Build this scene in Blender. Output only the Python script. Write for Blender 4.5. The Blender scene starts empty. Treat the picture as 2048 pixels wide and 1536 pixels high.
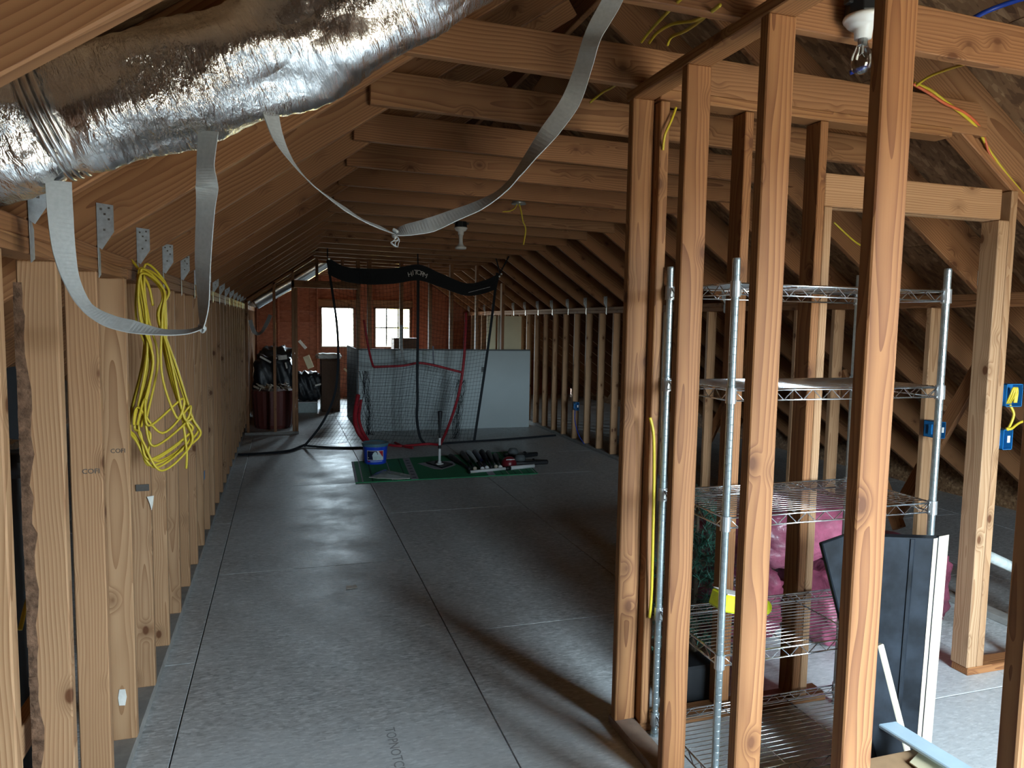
import bpy, bmesh, math, random
from mathutils import Vector, Matrix
random.seed(7)
R = math.radians
S = bpy.context.scene
COL = S.collection

# ------------------------------------------------------------------ camera
F_PX, EYE = 1443.0, 1.62
YAW, PITCH, ROLL = R(17.58), R(4.87), R(-0.98)
fwd0 = Vector((math.sin(YAW), math.cos(YAW), 0)); right0 = Vector((math.cos(YAW), -math.sin(YAW), 0)); up0 = Vector((0, 0, 1))
FWD = fwd0*math.cos(PITCH) - up0*math.sin(PITCH)
UP1 = up0*math.cos(PITCH) + fwd0*math.sin(PITCH)
RIGHT = right0*math.cos(ROLL) - UP1*math.sin(ROLL)
UP = UP1*math.cos(ROLL) + right0*math.sin(ROLL)
cam_d = bpy.data.cameras.new('camera'); cam = bpy.data.objects.new('camera', cam_d); COL.objects.link(cam)
M = Matrix((RIGHT, UP, -FWD)).transposed().to_4x4(); M.translation = Vector((0, 0, EYE))
cam.matrix_world = M
cam_d.sensor_fit = 'HORIZONTAL'; cam_d.sensor_width = 36.0; cam_d.lens = F_PX/2048*36.0
cam_d.clip_start = 0.05; cam_d.clip_end = 200
S.camera = cam

# ------------------------------------------------------------------ world, daylight, exposure
SKY_STRENGTH = 36.0
w = bpy.data.worlds.new('sky'); S.world = w; w.use_nodes = True
bg = w.node_tree.nodes['Background']; bg.inputs[0].default_value = (0.80, 0.91, 1.0, 1); bg.inputs[1].default_value = SKY_STRENGTH
_tc = w.node_tree.nodes.new('ShaderNodeTexCoord'); _sp = w.node_tree.nodes.new('ShaderNodeSeparateXYZ'); _rp = w.node_tree.nodes.new('ShaderNodeValToRGB')
w.node_tree.links.new(_tc.outputs['Generated'], _sp.inputs[0]); w.node_tree.links.new(_sp.outputs[2], _rp.inputs[0])
_rp.color_ramp.elements[0].position = .0; _rp.color_ramp.elements[0].color = (.20, .19, .16, 1)      # ground below the horizon
_rp.color_ramp.elements[1].position = .02; _rp.color_ramp.elements[1].color = (.72, .87, 1.0, 1)    # overcast sky above it
w.node_tree.links.new(_rp.outputs[0], bg.inputs[0])
def portal(name, loc, rot, sx, sy):          # daylight portals sitting in the window openings
    l = bpy.data.lights.new(name, 'AREA'); l.shape = 'RECTANGLE'; l.size = sx; l.size_y = sy
    l.cycles.is_portal = True
    o = bpy.data.objects.new(name, l); o.location = loc; o.rotation_euler = rot; COL.objects.link(o)
# window openings (x0, x1, z0, z1)
FAR_Y, REAR_Y = 15.3, -1.2
WIN_FAR = [(0.73, 1.39, 1.05, 1.87), (1.82, 2.56, 1.05, 1.88)]
WIN_REAR = [(1.55, 3.05, 0.60, 2.15)]
for i, (a, b, c, d) in enumerate(WIN_FAR): portal('daylight_portal', ((a+b)/2, FAR_Y+.13, (c+d)/2), (R(-90), 0, 0), b-a, d-c)
for (a, b, c, d) in WIN_REAR: portal('daylight_portal', ((a+b)/2, REAR_Y-.13, (c+d)/2), (R(90), 0, 0), b-a, d-c)
vs = S.view_settings; vs.view_transform = 'Standard'; vs.look = 'None'; vs.gamma = 1; vs.use_curve_mapping = False
vs.exposure = 1.3
S.cycles.max_bounces = 8; S.cycles.diffuse_bounces = 6; S.cycles.glossy_bounces = 3; S.cycles.transmission_bounces = 4; S.cycles.transparent_max_bounces = 12
S.cycles.use_adaptive_sampling = True; S.cycles.adaptive_threshold = .05; S.cycles.caustics_reflective = False; S.cycles.caustics_refractive = False

# ------------------------------------------------------------------ pixel -> point on a known plane (2048x1536 frame)
def ray(px, py): return RIGHT*((px-1024)/F_PX) - UP*((py-768)/F_PX) + FWD
def at(px, py, X=None, Y=None, Z=None):
    d = ray(px, py); o = Vector((0, 0, EYE))
    t = X/d.x if X is not None else (Y/d.y if Y is not None else (Z-EYE)/d.z)
    return o + d*t

# ------------------------------------------------------------------ materials
def newmat(name):
    m = bpy.data.materials.new(name); m.use_nodes = True
    nt = m.node_tree; b = nt.nodes['Principled BSDF']
    return m, nt, b
def N(nt, t, **kw):
    n = nt.nodes.new(t)
    for k, v in kw.items(): setattr(n, k, v)
    return n
def L(nt, a, b): nt.links.new(a, b)
def rgb(c): return (c[0], c[1], c[2], 1)
def ramp(nt, fac, stops):
    r = N(nt, 'ShaderNodeValToRGB'); e = r.color_ramp.elements
    e[0].position, e[0].color = stops[0][0], rgb(stops[0][1]); e[1].position, e[1].color = stops[-1][0], rgb(stops[-1][1])
    for p, c in stops[1:-1]:
        x = e.new(p); x.color = rgb(c)
    L(nt, fac, r.inputs[0]); return r
def mathn(nt, op, a, b=None, c=None, clamp=False):
    n = N(nt, 'ShaderNodeMath', operation=op, use_clamp=clamp)
    for i, v in enumerate((a, b, c)):
        if v is None: continue
        if isinstance(v, (int, float)): n.inputs[i].default_value = v
        else: L(nt, v, n.inputs[i])
    return n.outputs[0]
def mixc(nt, fac, a, b, mode='MIX'):
    n = N(nt, 'ShaderNodeMix', data_type='RGBA', blend_type=mode)
    for v, i in ((fac, 0), (a, 6), (b, 7)):
        if isinstance(v, (int, float)): n.inputs[i].default_value = v
        elif isinstance(v, tuple): n.inputs[i].default_value = rgb(v)
        else: L(nt, v, n.inputs[i])
    return n.outputs[2]
def coords(nt, scale=(1, 1, 1), rnd=37.0):
    tc = N(nt, 'ShaderNodeTexCoord'); oi = N(nt, 'ShaderNodeObjectInfo')
    mp = N(nt, 'ShaderNodeMapping'); mp.inputs['Scale'].default_value = scale
    L(nt, tc.outputs['Object'], mp.inputs[0])
    ad = N(nt, 'ShaderNodeVectorMath', operation='ADD'); L(nt, mp.outputs[0], ad.inputs[0])
    sc = N(nt, 'ShaderNodeVectorMath', operation='SCALE'); cb = N(nt, 'ShaderNodeCombineXYZ')
    L(nt, oi.outputs['Random'], cb.inputs[0]); L(nt, mathn(nt, 'FRACT', mathn(nt, 'MULTIPLY', oi.outputs['Random'], 7.31)), cb.inputs[1]); L(nt, mathn(nt, 'FRACT', mathn(nt, 'MULTIPLY', oi.outputs['Random'], 13.7)), cb.inputs[2])
    L(nt, cb.outputs[0], sc.inputs[0]); sc.inputs['Scale'].default_value = rnd
    L(nt, sc.outputs[0], ad.inputs[1])
    return tc, oi, ad.outputs[0]
def noise(nt, vec, scale, detail=4, rough=.55, dist=0):
    n = N(nt, 'ShaderNodeTexNoise'); n.inputs['Scale'].default_value = scale; n.inputs['Detail'].default_value = detail
    n.inputs['Roughness'].default_value = rough; n.inputs['Distortion'].default_value = dist
    if vec is not None: L(nt, vec, n.inputs['Vector'])
    return n
def bump(nt, b, h, strength=.3, dist=.002):
    bn = N(nt, 'ShaderNodeBump'); bn.inputs['Strength'].default_value = strength; bn.inputs['Distance'].default_value = dist
    L(nt, h, bn.inputs['Height']); L(nt, bn.outputs[0], b.inputs['Normal']); return bn

def wood(name, light, dark, knot=(.14, .055, .022), tint=.35, rough=.62, knot_scale=1.0, ring=34.0, relief=True):
    """sawn softwood: growth rings cut along the local Z axis, knots, board-to-board colour change"""
    m, nt, b = newmat(name)
    tc, oi, v = coords(nt, (1, 1, 1), 9.0)
    # knots
    mk = N(nt, 'ShaderNodeMapping'); mk.inputs['Scale'].default_value = (8.5*knot_scale, 8.5*knot_scale, 5.0*knot_scale); L(nt, v, mk.inputs[0])
    vo = N(nt, 'ShaderNodeTexVoronoi', feature='F1'); vo.inputs['Scale'].default_value = 1.0; L(nt, mk.outputs[0], vo.inputs['Vector'])
    kd = vo.outputs['Distance']
    kmask = N(nt, 'ShaderNodeMapRange', interpolation_type='SMOOTHSTEP'); kmask.inputs[1].default_value = .13; kmask.inputs[2].default_value = .075; L(nt, kd, kmask.inputs[0])
    halo = N(nt, 'ShaderNodeMapRange', interpolation_type='SMOOTHSTEP'); halo.inputs[1].default_value = .34; halo.inputs[2].default_value = .06; L(nt, kd, halo.inputs[0])
    # rings
    ms = N(nt, 'ShaderNodeMapping'); ms.inputs['Scale'].default_value = (1, 1, .2); L(nt, v, ms.inputs[0])
    warp = noise(nt, ms.outputs[0], 5.0, 2)
    wv = N(nt, 'ShaderNodeVectorMath', operation='SCALE'); L(nt, warp.outputs['Color'], wv.inputs[0]); wv.inputs['Scale'].default_value = .07
    ad = N(nt, 'ShaderNodeVectorMath', operation='ADD'); L(nt, ms.outputs[0], ad.inputs[0]); L(nt, wv.outputs[0], ad.inputs[1])
    sx = N(nt, 'ShaderNodeSeparateXYZ'); L(nt, ad.outputs[0], sx.inputs[0])
    to = N(nt, 'ShaderNodeSeparateXYZ'); L(nt, tc.outputs['Object'], to.inputs[0])
    wx = N(nt, 'ShaderNodeSeparateXYZ'); L(nt, wv.outputs[0], wx.inputs[0])
    px = mathn(nt, 'ADD', mathn(nt, 'ADD', to.outputs[0], wx.outputs[0]), mathn(nt, 'MULTIPLY_ADD', oi.outputs['Random'], .16, -.12))
    py = mathn(nt, 'ADD', mathn(nt, 'ADD', to.outputs[1], wx.outputs[1]), mathn(nt, 'MULTIPLY_ADD', mathn(nt, 'FRACT', mathn(nt, 'MULTIPLY', oi.outputs['Random'], 5.7)), .14, -.11))
    rr = mathn(nt, 'SQRT', mathn(nt, 'ADD', mathn(nt, 'MULTIPLY', px, px), mathn(nt, 'MULTIPLY', py, py)))
    rr = mathn(nt, 'ADD', rr, mathn(nt, 'MULTIPLY', halo.outputs[0], .022))
    ph = mathn(nt, 'FRACT', mathn(nt, 'MULTIPLY', rr, ring*3.2))
    grain = mathn(nt, 'POWER', ph, 1.7)
    fine = noise(nt, None, 1.0, 3); mf = N(nt, 'ShaderNodeMapping'); mf.inputs['Scale'].default_value = (260, 260, 7); L(nt, v, mf.inputs[0]); L(nt, mf.outputs[0], fine.inputs['Vector'])
    blot = noise(nt, ms.outputs[0], 14.0, 3)
    g2 = mathn(nt, 'ADD', mathn(nt, 'MULTIPLY', grain, .85), mathn(nt, 'MULTIPLY', fine.outputs[0], .25))
    col = mixc(nt, g2, light, dark)
    mid = tuple((a+c)/2*1.05 for a, c in zip(light, dark))
    bm_ = N(nt, 'ShaderNodeMapRange'); bm_.inputs[1].default_value = .42; bm_.inputs[2].default_value = .72; bm_.inputs[3].default_value = 0; bm_.inputs[4].default_value = .55; L(nt, blot.outputs[0], bm_.inputs[0])
    col = mixc(nt, bm_.outputs[0], col, mid)
    col = mixc(nt, mathn(nt, 'MULTIPLY', halo.outputs[0], .45), col, tuple(c*.62 for c in dark))
    col = mixc(nt, kmask.outputs[0], col, knot)
    # board to board
    tr = ramp(nt, mathn(nt, 'FRACT', mathn(nt, 'MULTIPLY', oi.outputs['Random'], 3.77)), [(0, (1.0, .94, .86)), (.35, (1.0, .86, .74)), (.65, (.88, .80, .72)), (1, (1.0, 1.0, 1.0))])
    col = mixc(nt, tint*2 if tint < .5 else 1.0, col, tr.outputs[0], 'MULTIPLY')
    L(nt, col, b.inputs['Base Color']); b.inputs['Roughness'].default_value = rough; b.inputs['Specular IOR Level'].default_value = .35
    if relief: bump(nt, b, fine.outputs[0], .25, .001)
    return m
def plain(name, c, rough=.5, metal=0.0, var=.12, nscale=30, spec=.5, bumpst=0.0, coat=0):
    m, nt, b = newmat(name)
    tc, oi, v = coords(nt)
    n = noise(nt, v, nscale, 4)
    lo = tuple(x*(1-var) for x in c); hi = tuple(min(1, x*(1+var)) for x in c)
    L(nt, ramp(nt, n.outputs[0], [(.3, lo), (.7, hi)]).outputs[0], b.inputs['Base Color'])
    b.inputs['Roughness'].default_value = rough; b.inputs['Metallic'].default_value = metal; b.inputs['Specular IOR Level'].default_value = spec
    b.inputs['Coat Weight'].default_value = coat
    if bumpst: bump(nt, b, n.outputs[0], bumpst, .01)
    return m
def osb(name, a, b_, c, rough=.7, scale=1.0, dust=0.0):
    """oriented strand board: long flakes in random directions"""
    m, nt, b = newmat(name)
    tc, oi, v = coords(nt, (1, 1, 1), 21.0)
    cols = []
    for i, (rot, sc) in enumerate((((0, 0, .5), (14, 42, 40)), ((0, 0, -.7), (16, 46, 40)), ((.1, 0, 1.45), (15, 40, 44)))):
        mp = N(nt, 'ShaderNodeMapping'); mp.inputs['Rotation'].default_value = rot; mp.inputs['Scale'].default_value = tuple(s*scale for s in sc); mp.inputs['Location'].default_value = (i*3.1, i*1.7, 0)
        L(nt, v, mp.inputs[0])
        vo = N(nt, 'ShaderNodeTexVoronoi', feature='F1'); vo.inputs['Scale'].default_value = 1; L(nt, mp.outputs[0], vo.inputs['Vector'])
        s = N(nt, 'ShaderNodeSeparateColor'); L(nt, vo.outputs['Color'], s.inputs[0]); cols.append(s.outputs[i])
    f = mathn(nt, 'MULTIPLY_ADD', cols[0], .4, mathn(nt, 'MULTIPLY_ADD', cols[1], .35, mathn(nt, 'MULTIPLY', cols[2], .25)))
    col = ramp(nt, f, [(.22, a), (.42, b_), (.60, b_), (.78, c)]).outputs[0]
    big = noise(nt, v, 1.3, 4)
    col = mixc(nt, .6, col, ramp(nt, big.outputs[0], [(.3, (.72, .72, .72)), (.7, (1, 1, 1))]).outputs[0], 'MULTIPLY')
    if dust:
        dn = noise(nt, v, 2.4, 6, .65)
        dm = N(nt, 'ShaderNodeMapRange'); dm.inputs[1].default_value = .38; dm.inputs[2].default_value = .66; dm.inputs[4].default_value = dust; L(nt, dn.outputs[0], dm.inputs[0])
        col = mixc(nt, dm.outputs[0], col, (.60, .62, .625))
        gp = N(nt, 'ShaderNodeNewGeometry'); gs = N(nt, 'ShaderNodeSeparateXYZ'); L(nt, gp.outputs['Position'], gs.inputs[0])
        near_pale = N(nt, 'ShaderNodeMapRange'); near_pale.inputs[1].default_value = 2.90; near_pale.inputs[2].default_value = 2.70; near_pale.inputs[4].default_value = .45    # floor turns paler towards the near end, ragged edge
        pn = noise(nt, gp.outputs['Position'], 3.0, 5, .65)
        L(nt, mathn(nt, 'ADD', gs.outputs[1], mathn(nt, 'MULTIPLY_ADD', pn.outputs[0], .5, -.25)), near_pale.inputs[0])
        col = mixc(nt, near_pale.outputs[0], col, (.74, .79, .82))
        fl = noise(nt, v, 90, 2); fm = N(nt, 'ShaderNodeMapRange'); fm.inputs[1].default_value = .70; fm.inputs[2].default_value = .76; fm.inputs[4].default_value = .35; L(nt, fl.outputs[0], fm.inputs[0])
        col = mixc(nt, fm.outputs[0], col, (.68, .68, .67))
        rr = N(nt, 'ShaderNodeMapRange'); rr.inputs[1].default_value = .3; rr.inputs[2].default_value = .7; rr.inputs[3].default_value = rough-.1; rr.inputs[4].default_value = rough+.16; L(nt, dn.outputs[0], rr.inputs[0]); L(nt, rr.outputs[0], b.inputs['Roughness'])
    else: b.inputs['Roughness'].default_value = rough
    L(nt, col, b.inputs['Base Color'])
    if dust: bump(nt, b, fl.outputs[0], .3, .002)
    return m
MT = {}
MT['stud'] = wood('sawn_pale_fir', (.54, .345, .20), (.30, .155, .075))
MT['closet'] = wood('sawn_orange_fir', (.40, .20, .084), (.175, .068, .027), tint=.4, ring=30)
MT['roofwood'] = wood('sawn_roof_pine', (.41, .212, .100), (.185, .080, .035), ring=30, tint=.4, relief=False)
MT['bark'] = plain('bark_edge', (.16, .09, .055), .95, 0, .5, 40, .2, .9)
MT['dustplate'] = plain('dusty_plate', (.30, .285, .265), .9, 0, .15, 18)
MT['deck'] = osb('roof_strand_board', (.15, .075, .034), (.28, .15, .07), (.46, .28, .145))
MT['gable'] = osb('red_gable_board', (.34, .105, .05), (.44, .14, .065), (.52, .18, .09))
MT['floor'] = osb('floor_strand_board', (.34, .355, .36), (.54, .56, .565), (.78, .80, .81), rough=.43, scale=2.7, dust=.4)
MT['under'] = plain('dark_subfloor', (.05, .04, .035), .9)
MT['steel'] = plain('galvanised_steel', (.60, .65, .69), .38, .6, .18, 60)
MT['poststeel'] = plain('shelf_post_steel', (.42, .50, .53), .30, .85, .15, 60)
MT['brownplate'] = plain('dusty_brown_plate', (.26, .185, .14), .9, 0, .2, 18)
MT['chrome'] = plain('chrome_wire', (.66, .68, .70), .20, 1.0, .06, 40)
MT['collar'] = plain('shelf_collar', (.50, .53, .55), .35, .8, .08, 40)
MT['white'] = plain('white_plastic', (.74, .76, .76), .35, 0, .04)
MT['porcelain'] = plain('white_porcelain', (.80, .80, .78), .18, 0, .02, 30, .6)
MT['black'] = plain('black_plastic', (.012, .013, .015), .45)
MT['blackmatte'] = plain('black_fabric', (.010, .013, .018), .85)
MT['blackpaint'] = plain('black_scuffed_paint', (.011, .014, .019), .55, 0, .7, 9, .12)
MT['palewood'] = plain('pale_cut_edge', (.50, .43, .33), .7, 0, .15, 25)
MT['drywall'] = plain('primed_drywall', (.50, .57, .58), .75, 0, .03, 3)
MT['greytrim'] = plain('grey_cap', (.10, .115, .12), .6)
MT['yellow'] = plain('yellow_cable_sheath', (.62, .47, .035), .38, 0, .08, 10)
MT['redcable'] = plain('red_cable_sheath', (.62, .13, .05), .4)
MT['blue'] = plain('blue_box_plastic', (.012, .15, .38), .42, 0, .1)
MT['bluepipe'] = plain('blue_pipe', (.015, .06, .45), .35)
MT['strap'] = plain('grey_webbing', (.40, .42, .42), .8, 0, .08, 120)
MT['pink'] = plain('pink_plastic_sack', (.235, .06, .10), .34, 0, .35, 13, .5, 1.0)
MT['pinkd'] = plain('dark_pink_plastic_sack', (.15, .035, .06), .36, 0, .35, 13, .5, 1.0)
MT['green'] = plain('green_turf', (.035, .27, .12), .9, 0, .2, 160)
MT['greend'] = plain('dark_green_stripe', (.012, .10, .05), .9)
MT['mgrey'] = plain('grey_mat_print', (.40, .41, .46), .85)
MT['bucket'] = plain('blue_bucket', (.02, .075, .66), .28, 0, .05)
MT['bucketlid'] = plain('bucket_lid', (.09, .20, .26), .35)
MT['navy'] = plain('navy_print', (.012, .018, .06), .4)
MT['red'] = plain('red_fabric_tube', (.40, .018, .03), .55)
MT['redprint'] = plain('red_print', (.50, .02, .03), .4)
MT['ice'] = plain('pale_print', (.62, .78, .82), .4)
MT['needle'] = plain('pine_needles', (.03, .13, .09), .6, 0, .5, 60)
MT['branch'] = plain('tree_branch', (.05, .035, .02), .8)
MT['card'] = plain('cardboard', (.33, .20, .105), .85, 0, .08, 30)
MT['stripb'] = plain('pale_blue_strip', (.50, .66, .78), .5, 0, .08, 8)
MT['toolyellow'] = plain('yellow_tool', (.62, .66, .02), .4)
MT['bag'] = plain('black_bin_liner', (.012, .014, .018), .42, 0, .3, 12, .5, .5)
MT['barrel'] = plain('red_brown_bin', (.14, .035, .028), .55)
MT['tub'] = plain('clear_tub', (.42, .52, .52), .35)
MT['paper'] = plain('white_scrap', (.80, .78, .72), .8)
MT['beige'] = plain('beige_board', (.68, .60, .40), .8, 0, .06, 4)
MT['brown'] = plain('brown_box', (.12, .065, .04), .8)
MT['alu'] = plain('brushed_bat', (.45, .48, .50), .3, .7)
MT['redhelmet'] = plain('red_helmet', (.17, .012, .02), .35)
MT['stamp'] = plain('grade_stamp_ink', (.10, .09, .08), .9)
MT['floorink'] = plain('floor_stamp_ink', (.30, .31, .32), .9)
MT['letter'] = plain('white_lettering', (.75, .77, .78), .6)
MT['shingle'] = plain('grey_house_wall', (.35, .36, .36), .9)
MT['houseyellow'] = plain('yellow_siding', (.75, .55, .08), .8)
MT['pvc'] = plain('white_pipe', (.72, .78, .76), .35)
def glassmat():
    m, nt, b = newmat('window_glass'); nt.nodes.remove(b)
    t = N(nt, 'ShaderNodeBsdfTransparent'); g = N(nt, 'ShaderNodeBsdfGlossy'); g.inputs['Roughness'].default_value = .03
    tc = N(nt, 'ShaderNodeTexCoord'); n = noise(nt, tc.outputs['Object'], 3.0, 3)
    r = ramp(nt, n.outputs[0], [(.3, (.90, .92, .91)), (.7, (.96, .97, .96))]); L(nt, r.outputs[0], t.inputs[0])
    mx = N(nt, 'ShaderNodeMixShader'); mx.inputs[0].default_value = .05
    L(nt, t.outputs[0], mx.inputs[1]); L(nt, g.outputs[0], mx.inputs[2]); L(nt, mx.outputs[0], nt.nodes['Material Output'].inputs[0])
    return m
MT['glass'] = glassmat()
def bulbclear():
    m, nt, b = newmat('bulb_glass'); nt.nodes.remove(b)
    t = N(nt, 'ShaderNodeBsdfTransparent'); g = N(nt, 'ShaderNodeBsdfGlossy'); g.inputs['Roughness'].default_value = .04
    tc = N(nt, 'ShaderNodeTexCoord'); n = noise(nt, tc.outputs['Object'], 20, 2); L(nt, ramp(nt, n.outputs[0], [(.3, (.80, .80, .78)), (.7, (.88, .88, .86))]).outputs[0], t.inputs[0])
    lw = N(nt, 'ShaderNodeLayerWeight'); lw.inputs[0].default_value = .35
    mx = N(nt, 'ShaderNodeMixShader'); L(nt, mathn(nt, 'MULTIPLY_ADD', lw.outputs['Fresnel'], .7, .08, True), mx.inputs[0]); L(nt, t.outputs[0], mx.inputs[1]); L(nt, g.outputs[0], mx.inputs[2]); L(nt, mx.outputs[0], nt.nodes['Material Output'].inputs[0])
    return m
MT['bulb'] = bulbclear()
def clearfilm():
    m, nt, b = newmat('clear_film')
    n = noise(nt, None, 8); r = ramp(nt, n.outputs[0], [(.3, (.55, .58, .58)), (.7, (.75, .78, .78))]); L(nt, r.outputs[0], b.inputs['Base Color'])
    b.inputs['Alpha'].default_value = .55; b.inputs['Roughness'].default_value = .2
    return m
MT['film'] = clearfilm()
def foil():
    m, nt, b = newmat('crinkled_foil')
    tc = N(nt, 'ShaderNodeTexCoord')          # u runs along the duct (m), v round it (m)
    def lay(su, sv, sc, det, dist=0):
        mp = N(nt, 'ShaderNodeMapping'); mp.inputs['Scale'].default_value = (su, sv, 1); L(nt, tc.outputs['UV'], mp.inputs[0])
        return noise(nt, mp.outputs[0], sc, det, .6, dist).outputs[0]
    crease = lay(60, 14, 1.0, 4, .6); fine_ = lay(190, 90, 1.0, 2); patch_ = lay(3, 7, 1.0, 2)
    amt = N(nt, 'ShaderNodeMapRange'); amt.inputs[1].default_value = .42; amt.inputs[2].default_value = .62; amt.inputs[3].default_value = .25; amt.inputs[4].default_value = 1.0; L(nt, patch_, amt.inputs[0])
    sx = N(nt, 'ShaderNodeSeparateXYZ'); L(nt, tc.outputs['UV'], sx.inputs[0])
    rib = mathn(nt, 'GREATER_THAN', mathn(nt, 'FRACT', mathn(nt, 'MULTIPLY_ADD', sx.outputs[0], 29.0, mathn(nt, 'MULTIPLY', sx.outputs[1], 1.3))), .95)
    h = mathn(nt, 'ADD', mathn(nt, 'MULTIPLY', mathn(nt, 'MULTIPLY_ADD', fine_, .22, crease), amt.outputs[0]), mathn(nt, 'MULTIPLY', rib, .10))
    L(nt, ramp(nt, crease, [(.3, (.82, .81, .80)), (.7, (.93, .93, .93))]).outputs[0], b.inputs['Base Color'])
    b.inputs['Metallic'].default_value = 1; b.inputs['Roughness'].default_value = .27
    bump(nt, b, h, 1.0, .016); return m
MT['foil'] = foil()

# ------------------------------------------------------------------ mesh helpers
class MB:
    def __init__(s): s.v = []; s.f = []
    def add(s, vs, fs):
        n = len(s.v); s.v += [tuple(v) for v in vs]; s.f += [tuple(i+n for i in f) for f in fs]; return s
    def box(s, a, b, mat=None):
        x0, y0, z0 = a; x1, y1, z1 = b
        vs = [(x0, y0, z0), (x1, y0, z0), (x1, y1, z0), (x0, y1, z0), (x0, y0, z1), (x1, y0, z1), (x1, y1, z1), (x0, y1, z1)]
        if mat is not None: vs = [mat @ Vector(v) for v in vs]
        return s.add(vs, [(3, 2, 1, 0), (4, 5, 6, 7), (0, 1, 5, 4), (1, 2, 6, 5), (2, 3, 7, 6), (3, 0, 4, 7)])
    def tube(s, pts, r, n=6, closed=False, caps=True):
        pts = [Vector(p) for p in pts]; m = len(pts); rs = r if isinstance(r, (list, tuple)) else [r]*m
        prev = None; vs = []
        for i, p in enumerate(pts):
            if closed: d = pts[(i+1) % m] - pts[i-1]
            else: d = pts[min(i+1, m-1)] - pts[max(i-1, 0)]
            if d.length < 1e-9: d = Vector((0, 0, 1))
            d.normalize()
            if prev is None:
                ref = Vector((0, 0, 1)) if abs(d.z) < .9 else Vector((1, 0, 0))
                u = d.cross(ref).normalized()
            else:
                u = prev - d*prev.dot(d)
                u = u.normalized() if u.length > 1e-6 else d.orthogonal().normalized()
            prev = u; q = d.cross(u)
            for k in range(n):
                t = 2*math.pi*k/n; vs.append(p + (u*math.cos(t) + q*math.sin(t))*rs[i])
        fs = []
        for i in range(m if closed else m-1):
            j = (i+1) % m
            for k in range(n): fs.append((i*n+k, i*n+(k+1) % n, j*n+(k+1) % n, j*n+k))
        if caps and not closed: fs += [tuple(range(n-1, -1, -1)), tuple((m-1)*n+k for k in range(n))]
        return s.add(vs, fs)
    def lathe(s, prof, n=24, mat=None):
        vs = []; m = len(prof)
        for (r, z) in prof:
            for k in range(n):
                t = 2*math.pi*k/n; vs.append(Vector((r*math.cos(t), r*math.sin(t), z)))
        if mat is not None: vs = [mat @ v for v in vs]
        fs = []
        for i in range(m-1):
            for k in range(n): fs.append((i*n+k, i*n+(k+1) % n, (i+1)*n+(k+1) % n, (i+1)*n+k))
        fs.append(tuple(range(n-1, -1, -1))); fs.append(tuple((m-1)*n+k for k in range(n)))
        return s.add(vs, fs)
    def prism(s, poly, d):      # poly: list of 3D points, d: extrusion vector
        n = len(poly); p = [Vector(q) for q in poly]; d = Vector(d)
        return s.add(p + [q+d for q in p], [tuple(range(n-1, -1, -1)), tuple(range(n, 2*n))] + [(i, (i+1) % n, n+(i+1) % n, n+i) for i in range(n)])
    def build(s, name, mat, parent=None, smooth=False, bevel=0, fix=True):
        me = bpy.data.meshes.new(name); me.from_pydata(s.v, [], s.f)
        if bevel or fix:
            bm = bmesh.new(); bm.from_mesh(me)
            bmesh.ops.recalc_face_normals(bm, faces=bm.faces)
            if bevel: bmesh.ops.bevel(bm, geom=list(bm.edges), offset=bevel, segments=1, affect='EDGES')
            bm.to_mesh(me); bm.free()
        if smooth:
            me.polygons.foreach_set('use_smooth', [True]*len(me.polygons))
        me.materials.append(MT[mat] if isinstance(mat, str) else mat)
        o = bpy.data.objects.new(name, me); COL.objects.link(o)
        if parent is not None: o.parent = parent
        return o
def tag(o, label=None, cat=None, group=None, kind=None):
    if label: o['label'] = label
    if cat: o['category'] = cat
    if group: o['group'] = group
    if kind: o['kind'] = kind
    return o
def empty(name, label=None, cat=None, group=None, kind=None):
    o = bpy.data.objects.new(name, None); o.empty_display_size = .1; COL.objects.link(o)
    return tag(o, label, cat, group, kind)
def link_copy(o, parent, name=None):
    c = o.copy(); COL.objects.link(c); c.parent = parent
    if name: c.name = name
    return c
_lum = {}
def lumber(name, parent, p0, p1, w, d, up=(0, 0, 1), mat='stud', bev=.0035):
    """one sawn board from p0 to p1 (centre line); d is measured along `up`, w across"""
    p0, p1 = Vector(p0), Vector(p1); z = p1-p0; ln = z.length; z.normalize()
    u = Vector(up); y = (u - z*u.dot(z)).normalized(); x = y.cross(z)
    key = (round(w, 4), round(d, 4), round(ln, 3), mat)
    me = _lum.get(key)
    if me is None:
        me = MB().box((-w/2, -d/2, 0), (w/2, d/2, ln)).build(name, mat, None, bevel=bev)
        _lum[key] = me.data; o = me
    else:
        o = bpy.data.objects.new(name, me); COL.objects.link(o)
    mw = Matrix((x, y, z)).transposed().to_4x4(); mw.translation = p0
    o.parent = parent; o.matrix_local = mw
    return o
def text(name, body, size, mat, parent, mw, extrude=.0006):
    c = bpy.data.curves.new(name, 'FONT'); c.body = body; c.size = size; c.extrude = extrude; c.align_x = 'CENTER'; c.align_y = 'CENTER'
    c.resolution_u = 3
    tmp = bpy.data.objects.new(name, c); COL.objects.link(tmp); bpy.context.view_layer.update()
    me = bpy.data.meshes.new_from_object(tmp.evaluated_get(bpy.context.evaluated_depsgraph_get())); bpy.data.objects.remove(tmp)
    me.materials.clear(); me.materials.append(MT[mat]); o = bpy.data.objects.new(name, me); COL.objects.link(o)
    if parent is not None: o.parent = parent
    o.matrix_local = mw; return o
def basis(x, y, loc):
    x, y = Vector(x).normalized(), Vector(y).normalized(); z = x.cross(y)
    m = Matrix((x, y, z)).transposed().to_4x4(); m.translation = Vector(loc); return m
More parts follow.
